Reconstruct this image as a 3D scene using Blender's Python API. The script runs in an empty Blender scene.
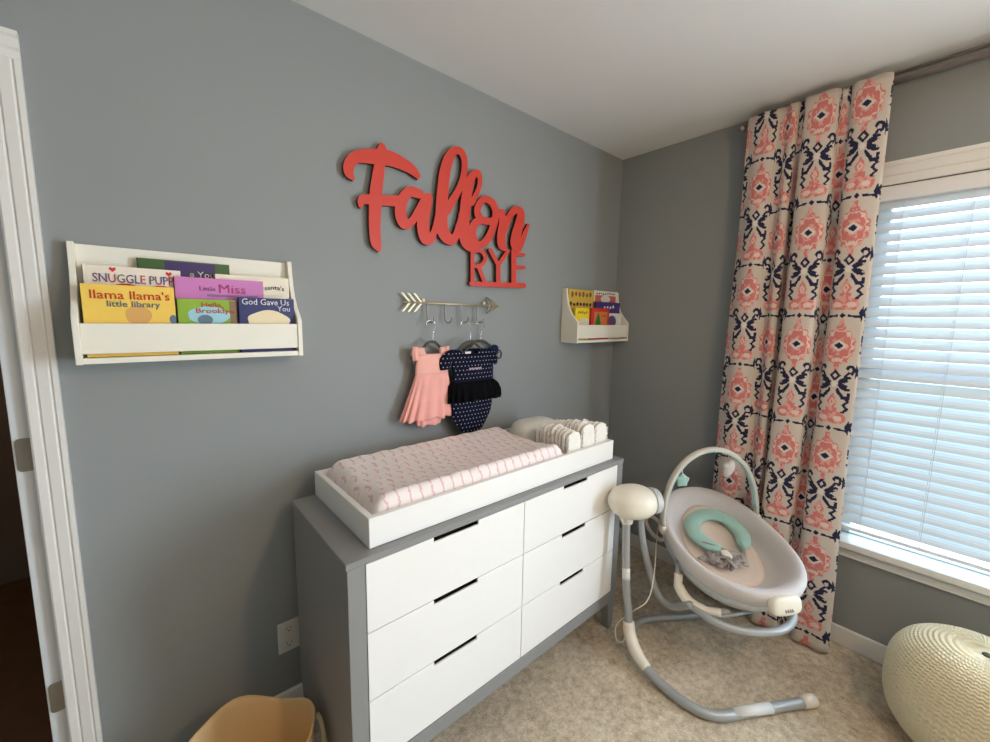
import bpy, bmesh, math, random
from mathutils import Vector, Matrix

random.seed(7)
PI = math.pi
SC = bpy.context.scene
COL = SC.collection

# ------------------------------------------------------------------ camera, world, lights, exposure
cam_data = bpy.data.cameras.new('camera')
cam = bpy.data.objects.new('camera', cam_data)
COL.objects.link(cam)
cam_data.sensor_fit = 'HORIZONTAL'
cam_data.sensor_width = 36.0
cam_data.lens = 36.0 * 408.96 / 990.0
cam_data.clip_start = 0.02
CAM_YAW, CAM_PITCH, CAM_ROLL = 0.7186, -0.1280, 0.0167
fw = Vector((math.sin(CAM_YAW) * math.cos(CAM_PITCH), math.cos(CAM_YAW) * math.cos(CAM_PITCH), math.sin(CAM_PITCH)))
rt = fw.cross(Vector((0, 0, 1))).normalized()
up = rt.cross(fw)
rt, up = (math.cos(CAM_ROLL) * rt + math.sin(CAM_ROLL) * up, -math.sin(CAM_ROLL) * rt + math.cos(CAM_ROLL) * up)
R = Matrix((rt, up, -fw)).transposed()
cam.matrix_world = Matrix.Translation((-2.3384, -1.5066, 1.4576)) @ R.to_4x4()
SC.camera = cam

world = bpy.data.worlds.new('daylight')
SC.world = world
world.use_nodes = True
wn = world.node_tree
wn.nodes.clear()
w_out = wn.nodes.new('ShaderNodeOutputWorld')
w_bg = wn.nodes.new('ShaderNodeBackground')
w_tc = wn.nodes.new('ShaderNodeTexCoord')
w_sep = wn.nodes.new('ShaderNodeSeparateXYZ')
w_ramp = wn.nodes.new('ShaderNodeValToRGB')
wn.links.new(w_tc.outputs['Generated'], w_sep.inputs[0])
wn.links.new(w_sep.outputs['Z'], w_ramp.inputs[0])
wn.links.new(w_ramp.outputs[0], w_bg.inputs['Color'])
wn.links.new(w_bg.outputs[0], w_out.inputs[0])
cr = w_ramp.color_ramp
cr.elements[0].position = 0.0; cr.elements[0].color = (0.50, 0.70, 0.72, 1)
cr.elements[1].position = 0.16; cr.elements[1].color = (0.55, 0.73, 1.0, 1)
w_bg.inputs['Strength'].default_value = 6.5

def add_area(name, loc, target, sx, sy, power, color):
    d = bpy.data.lights.new(name, 'AREA'); d.shape = 'RECTANGLE'; d.size = sx; d.size_y = sy
    d.energy = power; d.color = color
    o = bpy.data.objects.new(name, d); COL.objects.link(o)
    o.location = loc
    o.rotation_euler = (Vector(target) - Vector(loc)).to_track_quat('-Z', 'Y').to_euler()
    return o

# sky portal in the window opening (guides the daylight sampling)
portal = add_area('window_portal', (0.10, -1.66, 1.27), (-1, -1.66, 1.27), 0.95, 1.55, 1, (1, 1, 1))
portal.data.cycles.is_portal = True
# open sky above the garden, outside the window
sky_light = add_area('open_sky', (1.9, -2.1, 3.0), (0.0, -1.7, 1.2), 2.6, 2.6, 170, (0.56, 0.73, 1.0))
# warm ceiling-fan lamp of the room, behind the camera's right shoulder
lamp_d = bpy.data.lights.new('fan_lamp', 'POINT'); lamp_d.energy = 28; lamp_d.color = (1.0, 0.68, 0.38); lamp_d.shadow_soft_size = 0.035
lamp = bpy.data.objects.new('fan_lamp', lamp_d); COL.objects.link(lamp); lamp.location = (-1.50, -2.25, 1.98)
# added cool fill light on the window wall, out of view to the right
side_fill = add_area('cool_side_fill', (-0.012, -2.86, 1.27), (-1, -2.86, 1.27), 0.95, 1.50, 100, (0.75, 0.88, 1.0))
# added warm fill light that lifts the dark hall, no fixture modelled
hall_d = bpy.data.lights.new('hall_fill', 'POINT'); hall_d.energy = 9; hall_d.color = (1.0, 0.72, 0.48); hall_d.shadow_soft_size = 0.1
hall = bpy.data.objects.new('hall_fill', hall_d); COL.objects.link(hall); hall.location = (-3.3, 1.0, 2.2)

SC.view_settings.view_transform = 'Standard'
SC.view_settings.look = 'None'
SC.view_settings.gamma = 1.0
SC.view_settings.use_curve_mapping = False
SC.view_settings.exposure = 0.0
try:
    SC.cycles.use_denoising = True
    SC.cycles.max_bounces = 10
    SC.cycles.diffuse_bounces = 6
    SC.cycles.sample_clamp_indirect = 6.0
except Exception:
    pass

# ------------------------------------------------------------------ materials
def lin(c):
    return tuple((x / 12.92 if x <= 0.04045 else ((x + 0.055) / 1.055) ** 2.4) for x in (v / 255.0 for v in c)) + (1.0,)

def mat(name, rgb, rough=0.6, metal=0.0, noise=0.06, nscale=30.0, bump=0.0, bscale=200.0, sheen=0.0, trans=0.0, alpha=1.0, coat=0.0):
    m = bpy.data.materials.new(name); m.use_nodes = True
    nt = m.node_tree; b = nt.nodes['Principled BSDF']
    c = lin(rgb)
    tc = nt.nodes.new('ShaderNodeTexCoord')
    nz = nt.nodes.new('ShaderNodeTexNoise'); nz.inputs['Scale'].default_value = nscale; nz.inputs['Detail'].default_value = 3
    nt.links.new(tc.outputs['Object'], nz.inputs['Vector'])
    mx = nt.nodes.new('ShaderNodeMix'); mx.data_type = 'RGBA'
    mx.inputs['A'].default_value = tuple(max(0, v * (1 - noise)) for v in c[:3]) + (1,)
    mx.inputs['B'].default_value = tuple(min(1, v * (1 + noise)) for v in c[:3]) + (1,)
    nt.links.new(nz.outputs['Fac'], mx.inputs['Factor'])
    nt.links.new(mx.outputs['Result'], b.inputs['Base Color'])
    b.inputs['Roughness'].default_value = rough
    b.inputs['Metallic'].default_value = metal
    if sheen: b.inputs['Sheen Weight'].default_value = sheen
    if trans: b.inputs['Transmission Weight'].default_value = trans
    if coat: b.inputs['Coat Weight'].default_value = coat
    if alpha < 1: b.inputs['Alpha'].default_value = alpha
    if bump:
        n2 = nt.nodes.new('ShaderNodeTexNoise'); n2.inputs['Scale'].default_value = bscale; n2.inputs['Detail'].default_value = 4
        nt.links.new(tc.outputs['Object'], n2.inputs['Vector'])
        bp = nt.nodes.new('ShaderNodeBump'); bp.inputs['Strength'].default_value = bump; bp.inputs['Distance'].default_value = 0.004
        nt.links.new(n2.outputs['Fac'], bp.inputs['Height'])
        nt.links.new(bp.outputs[0], b.inputs['Normal'])
    return m

class E:
    """A little algebra over Math nodes, for the woven and printed patterns."""
    nt = None
    def __init__(self, s): self.s = s
    @staticmethod
    def op(o, *a):
        n = E.nt.nodes.new('ShaderNodeMath'); n.operation = o
        for i, x in enumerate(a):
            if isinstance(x, E): x = x.s
            if isinstance(x, (int, float)): n.inputs[i].default_value = x
            else: E.nt.links.new(x, n.inputs[i])
        return E(n.outputs[0])
    def __add__(s, o): return E.op('ADD', s, o)
    __radd__ = __add__
    def __sub__(s, o): return E.op('SUBTRACT', s, o)
    def __rsub__(s, o): return E.op('SUBTRACT', o, s)
    def __mul__(s, o): return E.op('MULTIPLY', s, o)
    __rmul__ = __mul__
    def __truediv__(s, o): return E.op('DIVIDE', s, o)
    def abs(s): return E.op('ABSOLUTE', s)
    def floor(s): return E.op('FLOOR', s)
    def frac(s): return E.op('FRACT', s)
    def sq(s): return E.op('MULTIPLY', s, s)
    def sqrt(s): return E.op('SQRT', s)
    def sin(s): return E.op('SINE', s)
    def __lt__(s, o): return E.op('LESS_THAN', s, o)
    def __gt__(s, o): return E.op('GREATER_THAN', s, o)
    def max(s, o): return E.op('MAXIMUM', s, o)
    def min(s, o): return E.op('MINIMUM', s, o)

def mixc(fac, a, b):
    n = E.nt.nodes.new('ShaderNodeMix'); n.data_type = 'RGBA'
    E.nt.links.new(fac.s, n.inputs['Factor'])
    for k, v in (('A', a), ('B', b)):
        if isinstance(v, tuple): n.inputs[k].default_value = v
        else: E.nt.links.new(v, n.inputs[k])
    return n.outputs['Result']

def ikat_material():
    m = bpy.data.materials.new('curtain_ikat_cotton'); m.use_nodes = True
    nt = m.node_tree; E.nt = nt; b = nt.nodes['Principled BSDF']
    uv = nt.nodes.new('ShaderNodeUVMap'); uv.uv_map = 'UVMap'
    sp = nt.nodes.new('ShaderNodeSeparateXYZ'); nt.links.new(uv.outputs[0], sp.inputs[0])
    nz = nt.nodes.new('ShaderNodeTexNoise'); nz.inputs['Scale'].default_value = 60; nz.inputs['Detail'].default_value = 1
    nt.links.new(uv.outputs[0], nz.inputs['Vector'])
    j = (E(nz.outputs['Fac']) - 0.5) * 0.010
    q = 0.0036
    u = ((E(sp.outputs[0]) / q).floor() + 0.5) * q
    v = ((E(sp.outputs[1]) / q).floor() + 0.5) * q
    W, P = 0.170, 0.473
    c = (u / W).floor()
    odd = (c * 0.5).frac() * 2.0            # 0 or 1
    x = ((u / W).frac() - 0.5) * W + j
    X = x.abs()
    Y = ((v / P + odd * 0.5).frac()) * P    # upward inside the repeat; the medallion sits at 0
    dm = ((Y / P + 0.5).frac() - 0.5) * P
    r = (X.sq() * 1.15 + dm.sq()).sqrt() + (X * 260).sin() * 0.004 + (dm * 210).sin() * 0.004
    dia = X * 0.66 + dm.abs()
    pink = (r < 0.076).max((X < 0.011) * ((dm.abs() - 0.094).abs() < 0.012)).max((X.sq() + (dm.abs() - 0.082).sq()).sqrt() < 0.013)
    deep = (r < 0.058) * (r > 0.040)
    light = ((r - 0.062).abs() < 0.004).max(dia < 0.027)
    navy = dia < 0.0145
    # four-petalled navy flower with a loop, hooked legs and side curls
    f = Y - 0.66 * P
    def blob(cx, cy, rx, ry, sl):
        dx = X - cx
        return ((dx / rx).sq() + ((f - cy - dx * sl) / ry).sq()) < 1.0
    pet = blob(0.044, 0.018, 0.028, 0.0125, 0.35).max(blob(0.044, -0.012, 0.028, 0.0125, -0.30))
    notch = blob(0.062, 0.020, 0.006, 0.003, 0.3).max(blob(0.062, -0.013, 0.006, 0.003, -0.3))
    pet = pet * (notch < 0.5)
    loop = ((X * 0.95 + (f - 0.036).abs() - 0.0175).abs() < 0.0070)
    leg = (((X - 0.020) + (f + 0.028) * 0.85).abs() < 0.0095) * (X > 0.012) * (f > -0.058) * (f < -0.016)
    foot = ((f + 0.057).abs() < 0.0072) * (X > 0.036) * (X < 0.070)
    toe = ((X - 0.069).abs() < 0.0066) * (f > -0.062) * (f < -0.034)
    curl = ((((X - 0.064).sq() + (f - 0.060).sq()).sqrt() - 0.0160).abs() < 0.0066) * ((X - 0.060 + f - 0.060) > -0.010)
    tail = ((X - f * 0.9 - 0.016).abs() < 0.0075) * (f > 0.030) * (f < 0.052)
    core = ((X.sq() + f.sq()).sqrt() < 0.0135)
    navy = navy.max(pet).max(loop).max(leg).max(foot).max(toe).max(curl).max(tail)
    # pink drop standing on a scalloped lotus
    g = (0.575 * P - Y)                     # 0 at its tip, grows downward
    drop = (X + (g - 0.036).abs() * 0.62) < 0.0245
    dropl = ((X + (g - 0.036).abs() * 0.62) < 0.012) * ((X + (g - 0.036).abs() * 0.62) > 0.006)
    lot = (((X - 0.030) / 0.038).sq() + ((g - 0.103) / 0.026).sq()) < 1.0
    lot = lot.max((X < 0.024) * (g > 0.058) * (g < 0.124)) * (g < 0.126)
    lotl = ((((X - 0.032) / 0.020).sq() + ((g - 0.104) / 0.011).sq()) < 1.0)
    pag = drop.max(lot)
    pagl = (dropl.max(lotl)) * pag
    # navy squiggles beside it
    zig = ((g / 0.031).frac() - 0.5).abs() * 0.040
    sq_ = ((X - 0.050 - zig).abs() < 0.0082) * (g > 0.018) * (g < 0.082)
    # branch with a diamond and leaf ends
    h = Y - 0.262 * P
    br = ((h + X * 0.10 - 0.002).abs() < 0.0046) * (X > 0.022) * (X < 0.080)
    bd = (X * 0.8 + h.abs()) < 0.0115
    bl = ((X - 0.083).abs() + (h - 0.008).abs() * 0.45) < 0.0145
    navy = navy.max(sq_).max(br).max(bd).max(bl)
    pink = pink.max(pag)
    light = light.max(pagl)
    n2 = nt.nodes.new('ShaderNodeTexNoise'); n2.inputs['Scale'].default_value = 45; n2.inputs['Detail'].default_value = 2
    nt.links.new(uv.outputs[0], n2.inputs['Vector'])
    wv = E(n2.outputs['Fac'])
    cream = lin((208, 197, 187)); pk = lin((214, 130, 126)); pk2 = lin((226, 168, 161)); nv = lin((40, 42, 70))
    pkn = mixc(wv > 0.52, pk, pk2)
    col = mixc(pink, cream, pkn)
    col = mixc(deep, col, pk)
    col = mixc(light, col, lin((226, 204, 194)))
    col = mixc(navy, col, nv)
    col = mixc(core.max((dia < 0.021) * (dia > 0.0145)), col, lin((224, 218, 214)))
    nt.links.new(col, b.inputs['Base Color'])
    b.inputs['Roughness'].default_value = 0.9
    b.inputs['Sheen Weight'].default_value = 0.15
    return m

def dots_material():
    m = bpy.data.materials.new('navy_polka_dot_jersey'); m.use_nodes = True
    nt = m.node_tree; E.nt = nt; b = nt.nodes['Principled BSDF']
    tc = nt.nodes.new('ShaderNodeTexCoord')
    sp = nt.nodes.new('ShaderNodeSeparateXYZ'); nt.links.new(tc.outputs['Object'], sp.inputs[0])
    s = 0.0185
    z = E(sp.outputs[2]) / s
    row = z.floor()
    x = E(sp.outputs[0]) / s + (row * 0.5).frac()
    d = ((x.frac() - 0.5).sq() + (z.frac() - 0.5).sq()).sqrt() < 0.125
    nt.links.new(mixc(d, lin((17, 19, 40)), lin((190, 190, 204))), b.inputs['Base Color'])
    b.inputs['Roughness'].default_value = 0.85
    return m

def pad_material():
    m = bpy.data.materials.new('pad_cover_print'); m.use_nodes = True
    nt = m.node_tree; E.nt = nt; b = nt.nodes['Principled BSDF']
    tc = nt.nodes.new('ShaderNodeTexCoord')
    sp = nt.nodes.new('ShaderNodeSeparateXYZ'); nt.links.new(tc.outputs['Object'], sp.inputs[0])
    nz = nt.nodes.new('ShaderNodeTexNoise'); nz.inputs['Scale'].default_value = 55; nz.inputs['Detail'].default_value = 1
    nt.links.new(tc.outputs['Object'], nz.inputs['Vector'])
    j = (E(nz.outputs['Fac']) - 0.5)
    t = E(sp.outputs[1]) - E(sp.outputs[2]) * 0.9
    rw = t / 0.052
    zig = (rw.frac() - 0.5).abs()
    xx = E(sp.outputs[0]) / 0.038 + zig * 0.35 + (rw.floor() * 0.5).frac() + j * 0.5
    dash = ((xx.frac() - 0.5).abs() < 0.085) * (zig < 0.40)
    dash = dash * (E(nz.outputs['Fac']) > 0.34)
    col = mixc(dash, lin((240, 229, 225)), lin((226, 190, 190)))
    fine = ((zig - 0.47).abs() < 0.03)
    col = mixc(fine * 0.6, col, lin((246, 238, 233)))
    nt.links.new(col, b.inputs['Base Color'])
    b.inputs['Roughness'].default_value = 0.9
    n2 = nt.nodes.new('ShaderNodeTexNoise'); n2.inputs['Scale'].default_value = 26; n2.inputs['Detail'].default_value = 2
    nt.links.new(tc.outputs['Object'], n2.inputs['Vector'])
    bp = nt.nodes.new('ShaderNodeBump'); bp.inputs['Strength'].default_value = 0.35; bp.inputs['Distance'].default_value = 0.008
    nt.links.new(n2.outputs['Fac'], bp.inputs['Height']); nt.links.new(bp.outputs[0], b.inputs['Normal'])
    return m

def carpet_material():
    m = bpy.data.materials.new('beige_carpet'); m.use_nodes = True
    nt = m.node_tree; E.nt = nt; b = nt.nodes['Principled BSDF']
    tc = nt.nodes.new('ShaderNodeTexCoord')
    def nz(scale, det, rough=0.6):
        n = nt.nodes.new('ShaderNodeTexNoise'); n.inputs['Scale'].default_value = scale; n.inputs['Detail'].default_value = det
        n.inputs['Roughness'].default_value = rough
        nt.links.new(tc.outputs['Object'], n.inputs['Vector']); return n
    a, c, d = nz(7, 4), nz(34, 5, 0.75), nz(260, 3)
    f = (E(a.outputs['Fac']) * 0.40 + E(c.outputs['Fac']) * 0.85 + E(d.outputs['Fac']) * 0.55 - 0.4)
    r = nt.nodes.new('ShaderNodeValToRGB'); nt.links.new(f.s, r.inputs[0])
    r.color_ramp.elements[0].position = 0.30; r.color_ramp.elements[0].color = lin((160, 140, 114))
    r.color_ramp.elements[1].position = 0.66; r.color_ramp.elements[1].color = lin((232, 216, 190))
    nt.links.new(r.outputs[0], b.inputs['Base Color'])
    b.inputs['Roughness'].default_value = 1.0
    b.inputs['Sheen Weight'].default_value = 0.2
    hgt = E(c.outputs['Fac']) * 0.7 + E(d.outputs['Fac']) * 0.5
    bp = nt.nodes.new('ShaderNodeBump'); bp.inputs['Strength'].default_value = 0.8; bp.inputs['Distance'].default_value = 0.012
    nt.links.new(hgt.s, bp.inputs['Height']); nt.links.new(bp.outputs[0], b.inputs['Normal'])
    return m

def translucent_material(name, rgb, amount):
    m = bpy.data.materials.new(name); m.use_nodes = True
    nt = m.node_tree; b = nt.nodes['Principled BSDF']; o = nt.nodes['Material Output']
    b.inputs['Base Color'].default_value = lin(rgb); b.inputs['Roughness'].default_value = 0.45
    t = nt.nodes.new('ShaderNodeBsdfTranslucent'); t.inputs['Color'].default_value = lin(rgb)
    x = nt.nodes.new('ShaderNodeMixShader'); x.inputs[0].default_value = amount
    nt.links.new(b.outputs[0], x.inputs[1]); nt.links.new(t.outputs[0], x.inputs[2]); nt.links.new(x.outputs[0], o.inputs[0])
    return m

def glass_material():
    m = bpy.data.materials.new('window_glass'); m.use_nodes = True
    nt = m.node_tree; o = nt.nodes['Material Output']
    t = nt.nodes.new('ShaderNodeBsdfTransparent'); t.inputs[0].default_value = (0.94, 0.97, 0.96, 1)
    g = nt.nodes.new('ShaderNodeBsdfGlossy'); g.inputs['Roughness'].default_value = 0.02
    fr = nt.nodes.new('ShaderNodeFresnel'); fr.inputs[0].default_value = 1.3
    x = nt.nodes.new('ShaderNodeMixShader')
    nt.links.new(fr.outputs[0], x.inputs[0]); nt.links.new(t.outputs[0], x.inputs[1]); nt.links.new(g.outputs[0], x.inputs[2])
    nt.links.new(x.outputs[0], o.inputs[0])
    return m

M = dict(

    wall=mat('grey_wall_paint', (145, 149, 149), 0.75, noise=0.02, nscale=3, bump=0.06, bscale=400),
    ceil=mat('white_ceiling_paint', (226, 226, 224), 0.9, noise=0.02, nscale=3, bump=0.08, bscale=250),
    carpet=carpet_material(),
    trim=mat('white_trim_paint', (232, 230, 226), 0.35, noise=0.015),
    door=mat('white_door_paint', (214, 218, 222), 0.4, noise=0.015),
    hallfloor=mat('brown_hall_floor', (92, 66, 46), 0.5, noise=0.35, nscale=14),
    hallwall=mat('dim_hall_paint', (120, 104, 92), 0.9),
    glass=glass_material(),
    slat=translucent_material('white_blind_slat', (232, 236, 240), 0.22),
    rail=mat('white_blind_rail', (235, 236, 238), 0.4, noise=0.01),
    nickel=mat('brushed_nickel', (150, 146, 140), 0.35, 0.9, noise=0.05),
    bronze=mat('grey_rod_metal', (142, 132, 128), 0.38, 0.7),
    gold=mat('champagne_metal', (200, 186, 152), 0.45, 0.6, noise=0.04),
    chrome=mat('chrome_wire', (225, 225, 225), 0.18, 1.0),
    ikat=ikat_material(),
    grey=mat('grey_dresser_paint', (138, 138, 137), 0.5, noise=0.02, nscale=8),
    white=mat('white_dresser_lacquer', (240, 238, 234), 0.4, noise=0.01),
    dark=mat('drawer_slot_shade', (30, 22, 18), 0.9),  # near-black colour carries the shade seen through the drawer slots
    shelf=mat('cream_white_shelf_paint', (240, 236, 222), 0.45, noise=0.015),
    pad=pad_material(),
    diaper=mat('white_diaper_nonwoven', (238, 234, 226), 0.9, noise=0.05, nscale=60, bump=0.25, bscale=120),
    diaperprint=mat('pale_diaper_print', (196, 204, 208), 0.9, noise=0.2, nscale=90),
    wipes=mat('white_soft_pack', (226, 226, 218), 0.5, noise=0.03),
    red=mat('red_sign_paint', (208, 58, 40), 0.5, noise=0.03),
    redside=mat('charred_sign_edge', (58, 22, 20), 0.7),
    pinkcloth=mat('pink_cotton_bodice', (248, 186, 172), 0.9, noise=0.05, bump=0.2, bscale=300),
    tulle=mat('pink_tulle_skirt', (246, 176, 166), 0.9, noise=0.1, nscale=18, bump=0.2, bscale=150),
    dots=dots_material(),
    navy=mat('navy_jersey', (27, 39, 68), 0.9, noise=0.08),
    black=mat('black_tulle', (7, 7, 11), 0.95, noise=0.2),
    hanger=mat('grey_hanger_flocking', (88, 86, 78), 0.8),
    label=mat('white_woven_label', (225, 225, 225), 0.9),
    chesttext=mat('pale_pink_stitching', (205, 178, 196), 0.9),
    sw_white=mat('swing_white_plastic', (236, 228, 212), 0.35, noise=0.01),
    sw_grey=mat('swing_grey_plastic', (196, 200, 202), 0.4, noise=0.01),
    tube=mat('silver_swing_tube', (168, 170, 170), 0.36, 0.25, noise=0.02),
    tubelabel=mat('white_tube_label', (225, 224, 220), 0.5),
    seatcloth=mat('light_grey_seat_fabric', (208, 202, 200), 0.95, noise=0.03, bump=0.2, bscale=300, sheen=0.3),
    seatpad=mat('cream_seat_pad', (226, 208, 194), 0.95, noise=0.03, bump=0.2, bscale=300, sheen=0.3),
    mint=mat('mint_velour', (160, 198, 186), 0.95, noise=0.05, sheen=0.4),
    mintpl=mat('mint_toy_bar_lining', (184, 210, 206), 0.8),
    archcloth=mat('ivory_toy_bar_fabric', (214, 208, 196), 0.85, noise=0.03),
    harness=mat('grey_harness_print', (168, 160, 156), 0.95, noise=0.5, nscale=45),
    inklogo=mat('grey_logo_ink', (120, 118, 122), 0.6),
    pouf=mat('cream_knitted_cotton', (224, 214, 184), 0.95, noise=0.06, nscale=50, sheen=0.2),
    bin=mat('tan_bin_canvas', (228, 196, 146), 0.9, noise=0.05, nscale=12, bump=0.15, bscale=200),
    bintrim=mat('cream_bin_binding', (222, 206, 168), 0.9),
    plate=mat('ivory_outlet_plastic', (222, 218, 210), 0.4, noise=0.01),
    slot=mat('outlet_slot', (40, 36, 34), 0.8),
    pages=mat('book_pages', (238, 234, 222), 0.9),
)
for k_ in ('dots', 'black', 'navy', 'tulle', 'pinkcloth', 'ikat', 'pad', 'carpet', 'pouf', 'seatcloth', 'seatpad', 'bin', 'hanger'):
    M[k_].node_tree.nodes['Principled BSDF'].inputs['Specular IOR Level'].default_value = 0.12   # dull cloth
def flat(name, rgb, rough=0.45):
    k = 'f_' + name
    if k not in M: M[k] = mat(name, rgb, rough, noise=0.03, nscale=25)
    return M[k]

# ------------------------------------------------------------------ mesh helpers
def obj(name, bm, m, parent=None, smooth=False, bevel=0.0, segs=2, subsurf=0):
    me = bpy.data.meshes.new(name)
    bmesh.ops.recalc_face_normals(bm, faces=bm.faces)
    bm.to_mesh(me); bm.free()
    for x in (m if isinstance(m, (list, tuple)) else [m]): me.materials.append(x)
    if smooth:
        for p in me.polygons: p.use_smooth = True
    o = bpy.data.objects.new(name, me); COL.objects.link(o)
    if parent is not None:
        o.parent = parent
        loc = parent.location.copy()
        if parent.parent is not None and parent.type == 'MESH': loc = Vector((0, 0, 0))
        root = parent
        off = Vector((0, 0, 0))
        while root is not None:
            off += root.location + (root.matrix_parent_inverse.translation if root.parent else Vector((0, 0, 0)))
            root = root.parent
        o.matrix_parent_inverse = Matrix.Translation(-off)
    if bevel:
        b = o.modifiers.new('Bevel', 'BEVEL'); b.width = bevel; b.segments = segs; b.limit_method = 'ANGLE'; b.angle_limit = math.radians(40)
        for p in me.polygons: p.use_smooth = True
        try: me.set_sharp_from_angle(angle=math.radians(40))
        except Exception: pass
    if subsurf:
        s = o.modifiers.new('Subdivision', 'SUBSURF'); s.levels = subsurf; s.render_levels = subsurf
    return o

def thing(name, label, cat, loc=(0, 0, 0), group=None):
    o = bpy.data.objects.new(name, None); COL.objects.link(o)
    o.empty_display_size = 0.05
    o.location = loc; o['label'] = label; o['category'] = cat
    if group: o['group'] = group
    return o

def tag(o, label, cat, group=None):
    o['label'] = label; o['category'] = cat
    if group: o['group'] = group
    return o

def struct(name, bm, m, parent=None, **k):
    o = obj(name, bm, m, parent, **k)
    if parent is None: o['kind'] = 'structure'
    return o

def box(bm, lo, hi):
    vs = [bm.verts.new((x, y, z)) for x in (lo[0], hi[0]) for y in (lo[1], hi[1]) for z in (lo[2], hi[2])]
    for f in ((0, 1, 3, 2), (4, 6, 7, 5), (0, 4, 5, 1), (2, 3, 7, 6), (0, 2, 6, 4), (1, 5, 7, 3)):
        bm.faces.new([vs[i] for i in f])
    return vs

def B(*pairs):
    bm = bmesh.new()
    for lo, hi in pairs: box(bm, lo, hi)
    return bm

def catmull(P, n=6, closed=False):
    P = [Vector(p) for p in P]
    if closed: Q = [P[-1]] + P + [P[0], P[1]]
    else: Q = [2 * P[0] - P[1]] + P + [2 * P[-1] - P[-2]]
    out = []
    for i in range(1, len(Q) - 2):
        a, b, c, d = Q[i - 1:i + 3]
        for k in range(n):
            t = k / n
            out.append(0.5 * ((2 * b) + (c - a) * t + (2 * a - 5 * b + 4 * c - d) * t * t + (3 * b - a - 3 * c + d) * t ** 3))
    if not closed: out.append(P[-1].copy())
    return out

def loft(bm, rings, close_ring=True, cap=True, wrap=False):
    V = [[bm.verts.new(p) for p in r] for r in rings]
    n = len(V[0])
    pairs = list(zip(V[:-1], V[1:]))
    if wrap: pairs.append((V[-1], V[0]))
    for a, b in pairs:
        for i in range(n if close_ring else n - 1):
            k = (i + 1) % n
            bm.faces.new((a[i], a[k], b[k], b[i]))
    if cap and not wrap and close_ring:
        if cap != 'end': bm.faces.new(V[0])
        bm.faces.new(V[-1])
    return V

def tube(bm, P, r, n=12, closed=False, squash=None):
    """Round tube along a path; r a number or a list; squash=(a, b, up) gives an oval section."""
    P = [Vector(p) for p in P]
    rings = []
    prev = None
    m = len(P)
    for i, p in enumerate(P):
        if closed: t = (P[(i + 1) % m] - P[i - 1])
        else: t = P[min(i + 1, m - 1)] - P[max(i - 1, 0)]
        t.normalize()
        if squash and len(squash) > 2: ref = Vector(squash[2])
        elif prev is None: ref = Vector((0, 0, 1)) if abs(t.z) < 0.9 else Vector((1, 0, 0))
        else: ref = prev
        u = (ref - t * ref.dot(t)).normalized(); w = t.cross(u)
        prev = u
        rr = r[i] if isinstance(r, (list, tuple)) else r
        su, sw = (squash[0], squash[1]) if squash else (1, 1)
        rings.append([p + (u * math.cos(a) * su + w * math.sin(a) * sw) * rr for a in (2 * PI * k / n for k in range(n))])
    loft(bm, rings, wrap=closed)

def T(P, r, n=12, closed=False, squash=None):
    bm = bmesh.new(); tube(bm, P, r, n, closed, squash); return bm

def prism(bm, pts, d):
    """Extrude a closed 3-D outline by vector d."""
    d = Vector(d)
    a = [bm.verts.new(Vector(p)) for p in pts]; b = [bm.verts.new(Vector(p) + d) for p in pts]
    n = len(a)
    bm.faces.new(a); bm.faces.new(b[::-1])
    for i in range(n): bm.faces.new((a[i], a[(i + 1) % n], b[(i + 1) % n], b[i]))

def ellipsoid(bm, c, ax, n=24, m=12, pw=1.0):
    """Ellipsoid (superellipsoid when pw < 1) with three axis vectors."""
    c = Vector(c); A = [Vector(a) for a in ax]
    sg = lambda x: math.copysign(abs(x) ** pw, x)
    rings = []
    for i in range(1, m):
        th = PI * i / m
        rings.append([c + A[0] * sg(math.sin(th)) * sg(math.cos(2 * PI * k / n)) + A[1] * sg(math.sin(th)) * sg(math.sin(2 * PI * k / n)) + A[2] * sg(math.cos(th)) for k in range(n)])
    V = loft(bm, rings, cap=False)
    t = bm.verts.new(c + A[2]); b = bm.verts.new(c - A[2])
    for k in range(n):
        bm.faces.new((t, V[0][k], V[0][(k + 1) % n])); bm.faces.new((b, V[-1][(k + 1) % n], V[-1][k]))

def lathe(bm, c, prof, n=32):
    rings = [[Vector((c[0] + r * math.cos(2 * PI * k / n), c[1] + r * math.sin(2 * PI * k / n), c[2] + z)) for k in range(n)] for r, z in prof]
    loft(bm, rings)

def text_bm(body, x0, x1, z0, z1, y, depth=0.0008, colors=1, arc=0.0, bold=0.005):
    """Lettering facing -y, fitted to a box on the plane y."""
    cu = bpy.data.curves.new('lettering', 'FONT'); cu.body = body; cu.extrude = 0.0; cu.offset = bold; cu.resolution_u = 2
    cu.align_x = 'LEFT'
    o = bpy.data.objects.new('lettering', cu); COL.objects.link(o)
    dg = bpy.context.evaluated_depsgraph_get()
    me = bpy.data.meshes.new_from_object(o.evaluated_get(dg))
    bpy.data.objects.remove(o); bpy.data.curves.remove(cu)
    bm = bmesh.new(); bm.from_mesh(me); bpy.data.meshes.remove(me)
    xs = [v.co.x for v in bm.verts]; ys = [v.co.y for v in bm.verts]
    ax, bx, ay, by = min(xs), max(xs), min(ys), max(ys)
    for v in bm.verts:
        s = (v.co.x - ax) / (bx - ax)
        v.co = Vector((x0 + (x1 - x0) * s, y, z0 + (z1 - z0) * (v.co.y - ay) / (by - ay) + arc * (1 - (2 * s - 1) ** 2)))
    ext = bmesh.ops.extrude_face_region(bm, geom=list(bm.faces))
    for g in ext['geom']:
        if isinstance(g, bmesh.types.BMVert): g.co.y -= depth
    if colors > 1:
        for f in bm.faces: f.material_index = int((f.calc_center_median().x - x0) / (x1 - x0) * 11.99) % colors
    return bm

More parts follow.
